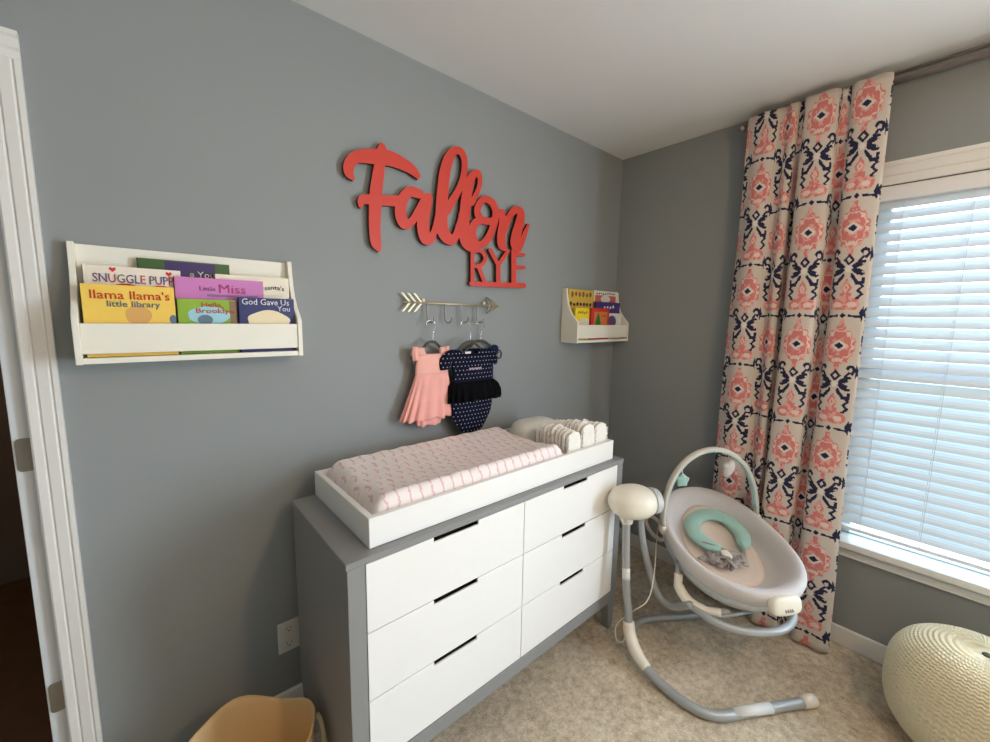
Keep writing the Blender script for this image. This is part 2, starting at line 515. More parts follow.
# ------------------------------------------------------------------ the room
H = 2.44
X0, Y0 = -5.0, -4.4
bm = B(((-2.552, 0, 0), (0.12, 0.12, H)), ((-3.36, 0, 2.035), (-2.552, 0.12, H)), ((X0 - .12, 0, 0), (-3.36, 0.12, H)))
struct('wall_back', bm, M['wall'])
WY0, WY1, WZ0, WZ1 = -2.14, -1.20, 0.498, 2.02       # window opening in the right wall
bm = B(((0, WY1, 0), (0.14, 0, H)), ((0, Y0, 0), (0.14, WY0, H)), ((0, WY0, 0), (0.14, WY1, WZ0)), ((0, WY0, WZ1), (0.14, WY1, H)))
struct('wall_right', bm, M['wall'])
struct('wall_left', B(((X0 - .12, Y0, 0), (X0, 0, H))), M['wall'])
struct('wall_front', B(((X0 - .12, Y0 - .12, 0), (0.14, Y0, H))), M['wall'])
struct('ceiling', B(((X0 - .12, Y0 - .12, H), (0.14, 0.12, H + .1))), M['ceil'])
struct('floor', B(((X0 - .12, Y0 - .12, -.1), (0.14, 0.02, 0))), M['carpet'])
# hall beyond the doorway
struct('floor_hall', B(((-4.4, 0.02, -.1), (-1.6, 1.75, -0.004))), M['hallfloor'])
struct('wall_hall', B(((-4.5, 1.75, -.1), (-1.5, 1.85, H + .1)), ((-4.5, 0.02, -.1), (-4.4, 1.85, H + .1)), ((-1.6, 0.12, -.1), (-1.5, 1.85, H + .1)), ((-4.5, 0.02, H), (-1.5, 1.85, H + .1)), ((-4.5, 0.121, -.1), (-3.36, 0.14, H))), M['hallwall'])

def baseboard(name, lo, hi, axis):
    bm = B((lo, (hi[0], hi[1], hi[2])))
    return struct(name, bm, M['trim'], bevel=0.006)
baseboard('baseboard_right', (-0.015, Y0, 0), (0, -0.016, 0.088), 'y')
baseboard('baseboard_back', (-2.4955, -0.015, 0), (0, 0, 0.088), 'x')

# door casing with a moulded profile, jamb and the open door leaf
def casing_profile(w): # across the casing (0..w), thickness outward
    return [(0, 0), (0, 0.009), (0.004, 0.012), (w * .30, 0.012), (w * .36, 0.009), (w * .42, 0.014), (w * .72, 0.016), (w * .78, 0.013), (w * .84, 0.018), (w, 0.018), (w, 0)]
cw = 0.062
bm = bmesh.new()
prism(bm, [(-2.558 + a, -t, 0) for a, t in casing_profile(cw)], (0, 0, 2.0245))
prism(bm, [(-3.42, -t, 2.0245 + a) for a, t in casing_profile(cw)], (3.42 - 2.496, 0, 0))
struct('trim_1', bm, M['trim'])
struct('trim_2', B(((-2.5565, 0.001, 0), (-2.5485, 0.119, 2.035)), ((-3.36, 0.001, 2.028), (-2.5565, 0.119, 2.036)), ((-3.364, 0.001, 0), (-3.356, 0.119, 2.035))), M['trim'])
door = struct('door_1', B(((-2.593, 0.016, 0.01), (-2.558, 0.80, 2.02))), M['door'], bevel=0.002)
for z in (1.055, 0.372, 1.80):
    bm = bmesh.new()
    pts = []
    for cx_, cz_, a0 in ((-2.565, z + .075, 0), (-2.580, z + .075, 90), (-2.580, z + .010, 180), (-2.565, z + .010, 270)):
        for k in range(5):
            a = math.radians(a0 + k * 22.5); pts.append((cx_ + .008 * math.cos(a), 0.0155, cz_ + .010 * math.sin(a)))
    prism(bm, pts, (0, -0.003, 0))
    obj('hinge', bm, M['nickel'], door)

# window: sash frame, glass, casing, sill
wf = thing('window_1', '', '', (0, 0, 0)); del wf['label']; del wf['category']; wf['kind'] = 'structure'
fx0, fx1 = 0.075, 0.115
bm = B(((fx0, WY0, WZ0), (fx1, WY0 + .05, WZ1)), ((fx0, WY1 - .05, WZ0), (fx1, WY1, WZ1)), ((fx0, WY0, WZ0), (fx1, WY1, WZ0 + .010)), ((fx0, WY0, WZ1 - .05), (fx1, WY1, WZ1)), ((fx0, WY0, 1.245), (fx1, WY1, 1.285)))
struct('window_frame', bm, M['trim'], wf, bevel=0.003)
struct('window_glass', B(((0.094, WY0 + .05, WZ0 + .010), (0.098, WY1 - .05, WZ1 - .05))), M['glass'], wf)
bm = bmesh.new()
cp = casing_profile(0.088)
for a, b in (((WY1 - .004), 1), ((WY0 + .004), -1)):
    prism(bm, [(-t, a + b * s, WZ0 - .03) for s, t in cp], (0, 0, WZ1 - WZ0 + .116))
prism(bm, [(-t, WY0 - .084, WZ1 - .002 + s) for s, t in cp], (0, WY1 - WY0 + .168, 0))
struct('window_casing', bm, M['trim'], wf)
bm = B(((-0.045, WY0 - .11, 0.474), (-0.0005, WY1 + .11, 0.5015)), ((-0.0005, WY0 + .001, 0.4985), (0.0745, WY1 - .001, 0.5015)))
struct('window_sill', bm, M['trim'], wf, bevel=0.006)
bm = bmesh.new()
prism(bm, [(-t, WY0 - .085, 0.474 - s * .55) for s, t in cp], (0, WY1 - WY0 + .17, 0))
struct('window_apron', bm, M['trim'], wf)

# ------------------------------------------------------------------ window blind
bl = thing('window_blind', 'white horizontal slat blind drawn down in the bright window', 'blind', (0.02, -1.67, 2.0))
by0, by1 = WY0 + .012, WY1 - .012
obj('headrail', B(((0.002, by0, 1.958), (0.052, by1, 2.016))), M['rail'], bl, bevel=0.003)
bm = bmesh.new()
SL = math.radians(SLAT_TILT) if 'SLAT_TILT' in globals() else math.radians(52)
pitch = 0.0435; nsl = 32
for i in range(nsl):
    zc = 1.945 - i * pitch
    pr = []
    for k in range(5):
        s = -0.0245 + 0.049 * k / 4
        cv = 0.003 * (1 - (s / 0.0245) ** 2)
        # the room edge hangs low, the outer edge is high
        pr.append((0.027 + s * math.cos(SL) - cv * math.sin(SL), zc + s * math.sin(SL) + cv * math.cos(SL)))
    top = [(x, z) for x, z in pr]; bot = [(x + .0016 * math.sin(SL), z - .0016 * math.cos(SL)) for x, z in pr[::-1]]
    prism(bm, [(x, by0, z) for x, z in top + bot], (0, by1 - by0, 0))
obj('slats', bm, M['slat'], bl)
obj('bottom_rail', B(((0.008, by0, 0.542), (0.046, by1, 0.556))), M['rail'], bl, bevel=0.003)
for y in (-1.29, -1.475, -1.86, -2.05):
    bm = bmesh.new()
    for x in (0.0075, 0.0465):
        tube(bm, [(x, y, 0.554), (x, y, 1.96)], 0.0011, 6)
    tube(bm, [(0.027, y + .006, 0.535), (0.027, y + .006, 1.96)], 0.0011, 6)
    obj('ladder_cord', bm, M['rail'], bl)

# ------------------------------------------------------------------ curtain rod and curtain
rod = thing('curtain_rod', 'grey double metal curtain rod along the top of the window wall', 'curtain rod', (-0.075, -1.6, 2.40))
def rodpath(x, ya, yb, z): return [(x, ya, z), (x, yb, z)]
obj('front_rod', T(rodpath(-0.082, -0.70, -2.66, 2.380), 0.0115, 16), M['bronze'], rod, smooth=True)
obj('rear_rod', T(rodpath(-0.042, -0.73, -2.63, 2.427), 0.006, 12), M['bronze'], rod, smooth=True)
bm = bmesh.new(); ellipsoid(bm, (-0.082, -0.698, 2.380), ((0.017, 0, 0), (0, 0.017, 0), (0, 0, 0.017)), 16, 10)
obj('finial', bm, M['nickel'], rod, smooth=True)
for y in (-0.722, -2.60):
    bm = B(((-0.004, y - .012, 2.36), (0, y + .012, 2.43)), ((-0.09, y - .005, 2.362), (-0.002, y + .005, 2.368)))
    obj('bracket', bm, M['bronze'], rod)

def spline1(pts, t):
    """monotone-ish interpolation of (t, v) pairs"""
    if t <= pts[0][0]: return pts[0][1]
    for (a, va), (b, vb) in zip(pts[:-1], pts[1:]):
        if t <= b:
            s = (t - a) / (b - a); s = s * s * (3 - 2 * s)
            return va + (vb - va) * s
    return pts[-1][1]

# cross-section of the folded cloth, seen from above: (y, x); the path doubles back inside the folds
prof = [(-0.715, -0.085), (-0.735, -0.098), (-0.765, -0.118), (-0.800, -0.124), (-0.832, -0.114), (-0.852, -0.088), (-0.872, -0.080), (-0.888, -0.105),
        (-0.905, -0.120), (-0.922, -0.112), (-0.930, -0.076), (-0.938, -0.062), (-0.946, -0.070), (-0.947, -0.108), (-0.958, -0.136), (-0.990, -0.148),
        (-1.035, -0.147), (-1.070, -0.136), (-1.080, -0.106), (-1.084, -0.070), (-1.100, -0.062), (-1.114, -0.070), (-1.118, -0.105), (-1.136, -0.130),
        (-1.175, -0.138), (-1.210, -0.134), (-1.238, -0.128), (-1.250, -0.120)]
sec = catmull([(x, y, 0) for y, x in prof], 9)
L = [0.0]
for a, b in zip(sec[:-1], sec[1:]): L.append(L[-1] + (b - a).length)
# pin the print to the cloth: columns of the print land on these section points
anch = [(L[3 * 9], 0.17 * 0.5 + 0.17 * 1), (L[15 * 9 + 6], 0.17 * 0.5 + 0.17 * 4), (L[24 * 9], 0.17 * 0.5 + 0.17 * 6)]
def umap(l):
    (a, ua), (b, ub), (c, uc) = anch
    if l < b: return ua + (l - a) * (ub - ua) / (b - a)
    return ub + (l - b) * (uc - ub) / (c - b)
bm = bmesh.new(); uvl = bm.loops.layers.uv.new('UVMap')
NZ = 90
rows = []
for i in range(NZ + 1):
    f = i / NZ
    z = 2.408 - f * (2.408 - 0.012)
    amp = 0.45 + 0.55 * min(1.0, f / 0.22) ** 0.8
    row = []
    for k, p in enumerate(sec):
        y, x = p.y, p.x
        xm = -0.112
        dx = (x - xm) * amp
        yy = y
        # the lower part sways to the right and outward, with a few lazy wrinkles
        sh = 0.018 * math.sin(5.2 * f + k * 0.021) * f
        xx = xm + dx - 0.010 * f ** 1.5 + 0.006 * math.sin(9 * f + k * .05) * min(1, f * 3)
        if f < 0.10: xx = min(xx, -0.099) if True else xx
        xx = min(xx, -0.062)
        yy += sh * 0.5 + (1 - f) ** 1.3 * (0.026 * max(0, (-y - 0.95)) / 0.30 - 0.014 * max(0, (0.95 + y)) / 0.235) + (0.022 * f * f if k < 40 else 0.0) 
        if f > 0.93:
            xx -= 0.024 * ((f - 0.93) / 0.07) ** 1.3 * (0.4 + 0.6 * math.sin(k * .13) ** 2)
        top_ruffle = 0.0022 * (1 - f / 0.03) * math.sin(k * .31) if f < 0.03 else 0
        row.append(bm.verts.new((xx, yy, z + top_ruffle)))
    rows.append(row)
for i in range(NZ):
    for k in range(len(sec) - 1):
        fce = bm.faces.new((rows[i][k], rows[i][k + 1], rows[i + 1][k + 1], rows[i + 1][k]))
        for lp, (ii, kk) in zip(fce.loops, ((i, k), (i, k + 1), (i + 1, k + 1), (i + 1, k))):
            z = 2.408 - ii / NZ * (2.408 - 0.012)
            lp[uvl].uv = (umap(L[kk]), z - 1.842 + 0.473 * 4)
cur = obj('curtain', bm, M['ikat'], smooth=True)
md = cur.modifiers.new('Solidify', 'SOLIDIFY'); md.thickness = 0.0012; md.offset = 0
tag(cur, 'floor-length pink and navy ikat print curtain gathered beside the window', 'curtain')

# ------------------------------------------------------------------ dresser
dr = thing('dresser', 'wide grey dresser with six white slot-handled drawers against the grey wall', 'dresser', (-1.35, -0.28, 0))
dx0, dx1, dy, dz = -1.983, -0.716, -0.546, 0.837
obj('top', B(((dx0 - .004, dy - .002, dz - .02), (dx1 + .004, -0.070, dz))), M['grey'], dr, bevel=0.003)
for a, b in ((dx0, dx0 + .048), (dx1 - .042, dx1)):
    bm = bmesh.new(); box(bm, (a, dy, 0.15), (b, -0.072, dz - .02))
    obj('side_panel', bm, M['grey'], dr, bevel=0.002)
obj('bottom_rail', B(((dx0 + .048, dy, 0.148), (dx1 - .042, dy + .03, 0.2)), ((dx0 + .048, dy + .03, .19), (dx1 - .042, -0.08, .2))), M['grey'], dr, bevel=0.002)
obj('back_panel', B(((dx0 + .048, -0.08, 0.2), (dx1 - .042, -0.074, dz - .02))), M['grey'], dr)
for lx, sx in ((dx0 + .03, -1), (dx1 - .03, 1)):
    for ly, sy in ((dy + .03, -1), (-0.105, 1)):
        bm = bmesh.new()
        rings = []
        for z, w, o_ in ((0.15, .028, 0), (0.0, .016, .012)):
            cx_, cy_ = lx + sx * o_, ly + sy * o_ * .5
            rings.append([(cx_ - w, cy_ - w, z), (cx_ + w, cy_ - w, z), (cx_ + w, cy_ + w, z), (cx_ - w, cy_ + w, z)])
        loft(bm, rings)
        obj('leg', bm, M['grey'], dr, bevel=0.003)
dvx = -1.348
zs = [0.8175, 0.617, 0.4125, 0.204]
for (a, b, s0, s1) in ((dx0 + .050, dvx - .0015, -1.725, -1.557), (dvx + .0015, dx1 - .044, -1.132, -0.982)):
    for k in range(3):
        zt, zb = zs[k] - .0015, zs[k + 1] + .0015
        nd = 0.0145
        bm = bmesh.new()
        prism(bm, [(a, dy, zb), (b, dy, zb), (b, dy, zt), (s1, dy, zt), (s1, dy, zt - nd), (s0, dy, zt - nd), (s0, dy, zt), (a, dy, zt)], (0, .007, 0))
        d = obj('drawer', bm, M['white'], dr, bevel=0.0012)
        obj('drawer_shade_box', B(((a + .02, dy + .055, zb + .01), (b - .02, -0.09, zb + .012)), ((a + .02, dy + .0085, zb + .01), (b - .02, dy + .014, zt - nd - .006)), ((s0 - .012, dy + .045, zb + .012), (s1 + .012, dy + .049, zt + .001)), ((s0 - .012, dy + .014, zt - nd - .03), (s1 + .012, dy + .045, zt - nd - .026))), M['dark'], d)  # dark sheets behind the slot stand in for the shade inside

# ------------------------------------------------------------------ changing tray, pad, diapers
tx0, tx1, ty0, ty1, tz0, tz1 = -1.911, -0.760, -0.519, -0.079, dz + .001, 0.924
tr = thing('changing_tray', 'white open wooden changing tray on top of the dresser', 'changing tray', (-1.33, -0.3, tz0))
th = 0.018
obj('front_panel', B(((tx0, ty0, tz0), (tx1, ty0 + th, tz1))), M['white'], tr, bevel=0.002)
obj('rear_panel', B(((tx0, ty1 - th, tz0), (tx1, ty1, tz1))), M['white'], tr, bevel=0.002)
for a in (tx0, tx1 - th):
    obj('end_panel', B(((a, ty0 + th, tz0), (a + th, ty1 - th, tz1))), M['white'], tr, bevel=0.002)
obj('tray_base', B(((tx0 + th, ty0 + th, tz0), (tx1 - th, ty1 - th, tz0 + .006))), M['white'], tr)

def changing_pad():
    bm = bmesh.new()
    x0, x1, y0, y1 = tx0 + .024, -1.062, ty0 + th + .003, ty1 - th - .003
    NX, NY = 100, 56
    zb = tz0 + .007
    def topz(u, v):
        # v: 0 front .. 1 back ; contoured: long sides higher
        c = abs(2 * v - 1)
        h = 0.100 + 0.022 * c ** 2.2
        e = min(v, 1 - v) * (y1 - y0); ex = min(u, 1 - u) * (x1 - x0)
        ed = 0.030; exd = 0.055
        fy = min(1, e / ed); fx = min(1, ex / exd)
        fy = math.sqrt(max(0, 1 - (1 - fy) ** 2)); fx = math.sqrt(max(0, 1 - (1 - fx) ** 2.0))
        h *= (0.30 + 0.70 * fy) * (0.22 + 0.78 * fx)
        h += 0.0022 * math.sin(u * 61 + v * 9) * math.sin(v * 23 + u * 7) * fy * fx
        return zb + max(h, .012)
    g = [[None] * (NY + 1) for _ in range(NX + 1)]
    for i in range(NX + 1):
        for j_ in range(NY + 1):
            u, v = i / NX, j_ / NY
            u = 0.5 - 0.5 * math.cos(PI * u) if True else u
            v = 0.5 - 0.5 * math.cos(PI * v)
            g[i][j_] = bm.verts.new((x0 + (x1 - x0) * u, y0 + (y1 - y0) * v, topz(u, v)))
    for i in range(NX):
        for j_ in range(NY): bm.faces.new((g[i][j_], g[i + 1][j_], g[i + 1][j_ + 1], g[i][j_ + 1]))
    border = [g[i][0] for i in range(NX + 1)] + [g[NX][j_] for j_ in range(1, NY + 1)] + [g[i][NY] for i in range(NX - 1, -1, -1)] + [g[0][j_] for j_ in range(NY - 1, 0, -1)]
    low = [bm.verts.new((v.co.x, v.co.y, zb)) for v in border]
    n = len(border)
    for i in range(n): bm.faces.new((border[i], border[(i + 1) % n], low[(i + 1) % n], low[i]))
    bm.faces.new(low)
    return bm
pad = obj('changing_pad', changing_pad(), M['pad'], smooth=True)
tag(pad, 'long changing pad in white cover with pink print lying in the tray', 'changing pad')

# one folded diaper: a puffy pad standing on its end, folded crest up; copies share the mesh
def diaper_bm():
    bm = bmesh.new()
    w, h, t = 0.0455, 0.160, 0.0105
    rings = []
    for k in range(15):
        f = k / 14
        z = h * f
        ww = w * (1 - 0.10 * (1 - f) ** 2) * (math.sqrt(max(0.0, 1 - max(0, (f - .74) / .26) ** 2.6)) * .92 + .08)
        tt = t * (0.62 + 0.38 * math.sin(PI * min(1, f * 1.05))) * (1 if f < .9 else 1 - (f - .9) * 5)
        ring = []
        for a in range(28):
            c, s = math.cos(2 * PI * a / 28), math.sin(2 * PI * a / 28)
            rip = 1 + 0.16 * math.sin(a * 2.4 + z * 110) + .1 * math.sin(z * 260 + a)
            ring.append((ww * math.copysign(abs(c) ** .55, c), tt * math.copysign(abs(s) ** .75, s) * rip, z))
        rings.append(ring)
    loft(bm, rings)
    return bm
ordn = ['first', 'second', 'third', 'fourth', 'fifth', 'sixth', 'seventh', 'eighth', 'ninth', 'tenth']
dproto = None
dz_base = tz0 + .0085
for r, (rx, nm) in enumerate(((-1.002, 'left'), (-0.912, 'middle'), (-0.822, 'right'))):
    for k in range(9):
        y = ty0 + th + .0150 + .002 + k * 0.0212
        if dproto is None:
            dproto = thing('folded_diaper', '', 'diaper', (0, 0, 0), 'folded diapers standing in the tray')
            obj('pad_body', diaper_bm(), M['diaper'], dproto, smooth=True)
            for s_ in (-1, 1):
                bm = bmesh.new()
                tube(bm, [(s_ * .040 + .0035 * math.sin(q * 1.9), -.006 + .003 * math.sin(q * 2.7), .02 + q * .0062) for q in range(19)] , .0042, 7)
                obj('leg_ruffle', bm, M['diaper'], dproto, smooth=True)
            d = dproto
        else:
            d = dproto.copy(); COL.objects.link(d)
            for ch in [c for c in dproto.children]:
                c = ch.copy(); c.parent = d; COL.objects.link(c)
        hs = (0.97, 1.04, 0.97)[r] * (1 + random.uniform(-.03, .03)) * (1 + .05 * math.sin(k * .45 + r * .6))
        d.location = (rx + random.uniform(-.002, .002), y, dz_base)
        d.scale = (0.97, 1.0, hs)
        d.rotation_euler = (math.radians(random.uniform(-.8, .8)), math.radians(random.uniform(-1.6, 1.6)), math.radians(random.uniform(-3, 3)))
        pos = 'front' if k == 0 else ordn[k] + ' from the front'
        d['label'] = ('white folded diaper standing in the tray, %s of the %s row' % ('foremost' if k == 0 else ordn[k] + ' from the front', nm))

bm = bmesh.new()
ellipsoid(bm, (-0.925, -0.190, tz0 + .007 + .070), ((.125, -.012, 0), (.008, .074, 0), (0, 0, .070)), 32, 18, 0.62)
tag(obj('wipes_pack', bm, M['wipes'], smooth=True), 'plump white soft pack behind the diapers in the tray', 'wipes pack')

# ------------------------------------------------------------------ wall bookshelves and picture books
SHELF_Z = 1.3455
def bookshelf(x0, x1, label):
    s = thing('wall_bookshelf', label, 'bookshelf', ((x0 + x1) / 2, 0, 1.333), 'white wall bookshelves')
    t = 0.013
    pr = [(-0.001, 1.329), (-0.116, 1.329), (-0.116, 1.441)]
    for y, z in ((-0.104, 1.456), (-0.078, 1.482), (-0.056, 1.515), (-0.041, 1.555), (-0.033, 1.600), (-0.030, 1.630), (-0.001, 1.630)): pr.append((y, z))
    for a in (x0, x1 - t):
        bm = bmesh.new(); prism(bm, [(a, y, z) for y, z in pr], (t, 0, 0))
        obj('side_panel', bm, M['shelf'], s, bevel=0.0015)
    obj('back_panel', B(((x0 + t, -0.011, 1.346), (x1 - t, -0.001, 1.627))), M['shelf'], s, bevel=0.001)
    obj('bottom_board', B(((x0 + t, -0.112, 1.330), (x1 - t, -0.001, 1.3445))), M['shelf'], s, bevel=0.001)
    obj('front_lip', B(((x0 + t, -0.112, 1.3545), (x1 - t, -0.1, 1.4295))), M['shelf'], s, bevel=0.0015)
    return s
bookshelf(-2.455, -1.941, 'white wall bookshelf with seven picture books, near the doorway')
bookshelf(-0.532, -0.016, 'white wall bookshelf with six picture books, in the corner by the curtain')

def disc(cx, cz, rx, rz, y, n=28, a0=0, a1=2 * PI, wob=0.0):
    return [(cx + rx * math.cos(a) * (1 + wob * math.sin(a * 5 + 1)), y, cz + rz * math.sin(a) * (1 + wob * math.cos(a * 4))) for a in (a0 + (a1 - a0) * k / n for k in range(n + (0 if a1 - a0 > 6.2 else 1)))]

def picture_book(label, x0, x1, zt, y, th, cover, group, art=(), texts=()):
    b = thing('picture_book', label, 'book', ((x0 + x1) / 2, y, SHELF_Z), group)
    yf, yb = y - th / 2, y + th / 2
    c = 0.0014
    obj('cover', B(((x0, yf, SHELF_Z), (x1, yf + c, zt)), ((x0, yb - c, SHELF_Z), (x1, yb, zt)), ((x0, yf, SHELF_Z), (x0 + c, yb, zt))), cover, b)
    obj('pages', B(((x0 + c, yf + c, SHELF_Z + .002), (x1 - .003, yb - c, zt - .003))), M['pages'], b)
    for i, (pts, m) in enumerate(art):
        bm = bmesh.new()
        pts = [(min(max(p[0], x0), x1), yf - 0.00015, min(max(p[2], SHELF_Z + .001), zt)) for p in pts]
        prism(bm, pts, (0, -0.0002 - .00012 * i, 0))
        obj('cover_art', bm, m, b)
    for body, tx0_, tx1_, tz0_, tz1_, m, arc, *bold in texts:
        k = len(m) if isinstance(m, (list, tuple)) else 1
        obj('title_lettering', text_bm(body, tx0_, tx1_, tz0_, tz1_, yf - .0016, .0004, k, arc, *bold), m, b)
    return b
rect = lambda a, b, c, d: [(a, 0, c), (b, 0, c), (b, 0, d), (a, 0, d)]
def heart(cx, cz, s):
    return [(cx + s * (16 * math.sin(t) ** 3) / 16, 0, cz + s * (13 * math.cos(t) - 5 * math.cos(2 * t) - 2 * math.cos(3 * t) - math.cos(4 * t)) / 16) for t in (2 * PI * k / 24 for k in range(24))]

G1 = 'picture books on the shelf near the doorway'
picture_book('dark purple and green picture book at the back of the left shelf', -2.326, -2.116, 1.603, -0.027, .010, flat('dkgreen', (58, 92, 40)), G1,
    [(rect(-2.268, -2.152, 1.35, 1.600), flat('dkpurple', (56, 38, 96)))],
    [('e You', -2.214, -2.155, 1.560, 1.577, flat('lettercream', (226, 216, 190)), 0)])
picture_book('cream picture book with red hearts and scribbly multicoloured title', -2.431, -2.236, 1.574, -0.044, .014, flat('creamcover', (240, 228, 212)), G1,
    [(heart(-2.375, 1.566, .007), flat('heartred', (206, 40, 48))), (heart(-2.262, 1.563, .007), flat('heartred', (206, 40, 48))),
     (disc(-2.352, 1.520, .026, .012, 0), flat('heartred', (206, 40, 48))), (disc(-2.281, 1.518, .022, .013, 0), flat('heartred', (206, 40, 48)))],
    [('SNUGGLE PUPPY', -2.413, -2.238, 1.533, 1.555, [flat('ltpurple', (120, 80, 120)), flat('ltblue', (90, 90, 150)), flat('ltred', (190, 84, 84)), flat('ltgreen', (110, 120, 90))], 0)])
picture_book('cream picture book with small dark arched title behind the pink one', -2.157, -1.958, 1.573, -0.044, .012, flat('creamcover2', (240, 230, 208)), G1,
    [], [("santa's", -2.028, -1.972, 1.532, 1.546, flat('ink', (60, 52, 50)), 0.004)])
picture_book('orchid pink picture book standing in the middle of the left shelf', -2.253, -2.035, 1.558, -0.060, .010, flat('orchid', (206, 124, 190)), G1,
    [(rect(-2.180, -2.050, 1.506, 1.513), flat('mauve', (150, 100, 150)))],
    [('Little', -2.196, -2.158, 1.522, 1.535, flat('mauve', (150, 100, 150)), 0), ('Miss', -2.150, -2.083, 1.518, 1.542, flat('magenta', (170, 44, 110)), 0, 0.0)])
picture_book('yellow picture book with red title at the front left of the shelf', -2.436, -2.256, 1.525, -0.085, .016, flat('yolk', (246, 206, 92)), G1,
    [(disc(-2.332, 1.450, .026, .026, 0, wob=.03), flat('tan', (222, 170, 98))), (rect(-2.342, -2.322, 1.36, 1.45), flat('tan', (222, 170, 98))), (disc(-2.262, 1.440, .008, .012, 0), flat('slate', (96, 120, 140)))],
    [("llama llama's", -2.419, -2.266, 1.490, 1.512, flat('titlered', (206, 66, 40)), 0), ('little library', -2.390, -2.287, 1.466, 1.486, flat('titleblue', (60, 112, 140)), 0)])
picture_book('leafy green picture book with red title in the middle of the front row', -2.252, -2.112, 1.497, -0.082, .010, flat('leafgreen', (140, 178, 50)), G1,
    [(disc(-2.180, 1.452, .050, .026, 0, wob=.04), flat('skyblue', (160, 208, 220))), (rect(-2.130, -2.112, 1.36, 1.494), flat('bark', (136, 110, 84))), (disc(-2.190, 1.440, .018, .014, 0), flat('slate', (96, 120, 140)))],
    [('Hello,', -2.196, -2.146, 1.474, 1.489, flat('titlered', (206, 66, 40)), 0), ('Brooklyn', -2.210, -2.120, 1.455, 1.472, flat('titlered', (206, 66, 40)), 0)])
picture_book('navy blue picture book with white title at the front right', -2.109, -1.957, 1.507, -0.089, .012, flat('navybook', (34, 44, 104)), G1,
    [(disc(-2.030, 1.438, .058, .032, 0, wob=.05), flat('polarcream', (236, 220, 184)))],
    [('God Gave Us', -2.100, -1.972, 1.486, 1.504, flat('letterwhite', (232, 232, 240)), 0), ('You', -2.006, -1.970, 1.468, 1.484, flat('letterwhite', (232, 232, 240)), 0)])

G2 = 'picture books on the corner shelf'
def scrib(x0, x1, z0, z1, n, seed):
    rnd = random.Random(seed); out = []
    for k in range(n):
        cx_ = x0 + (x1 - x0) * (k + .5) / n
        out.append(disc(cx_, (z0 + z1) / 2 + rnd.uniform(-.003, .003), (x1 - x0) / n * .33, (z1 - z0) / 2 * rnd.uniform(.7, 1.1), 0, n=10, wob=.2))
    return out
picture_book('mustard yellow patterned picture book at the back left of the corner shelf', -0.517, -0.284, 1.628, -0.027, .014, flat('mustard', (214, 176, 70)), G2,
    [(p, flat('brownink', (120, 84, 50))) for p in scrib(-0.50, -0.30, 1.585, 1.618, 6, 1)] + [(p, flat('darkplum', (52, 36, 62))) for p in scrib(-0.51, -0.30, 1.535, 1.556, 7, 2)])
picture_book('white and coral picture book at the back right of the corner shelf', -0.280, -0.032, 1.633, -0.027, .012, flat('whitecover', (236, 232, 222)), G2,
    [(rect(-0.268, -0.050, 1.50, 1.606), flat('coral', (214, 110, 84))), (disc(-0.16, 1.585, .05, .022, 0), flat('whitecover', (236, 232, 222)))] + [(p, flat('brownink', (120, 84, 50))) for p in scrib(-0.26, -0.06, 1.611, 1.622, 9, 3)])
picture_book('purple picture book with white marks behind the red one', -0.286, -0.032, 1.566, -0.048, .012, flat('purple', (78, 56, 134)), G2,
    [(p, flat('letterwhite', (232, 232, 240))) for p in scrib(-0.21, -0.09, 1.528, 1.546, 4, 4)])
picture_book('white picture book with a purple shape at the front of the corner shelf', -0.204, -0.046, 1.500, -0.074, .010, flat('whitecover', (236, 232, 222)), G2,
    [(disc(-0.150, 1.450, .045, .036, 0), flat('plum', (104, 78, 130)))])
picture_book('bright yellow picture book beside the red one on the corner shelf', -0.512, -0.372, 1.523, -0.076, .012, flat('lemon', (244, 214, 40)), G2,
    [(disc(-0.43, 1.445, .05, .022, 0), flat('palecream', (222, 214, 190)))] + [(p, flat('olive', (110, 110, 50))) for p in scrib(-0.49, -0.40, 1.490, 1.505, 5, 5)])
picture_book('red picture book with a green tree at the front of the corner shelf', -0.384, -0.206, 1.527, -0.089, .012, flat('bookred', (200, 54, 48)), G2,
    [(rect(-0.355, -0.225, 1.36, 1.506), flat('orange', (212, 122, 60))), ([(-0.345, 0, 1.43), (-0.285, 0, 1.43), (-0.300, 0, 1.47), (-0.315, 0, 1.505), (-0.332, 0, 1.47)], flat('treegreen', (40, 120, 50))), (rect(-0.282, -0.232, 1.478, 1.486), flat('bookred', (200, 54, 48)))])

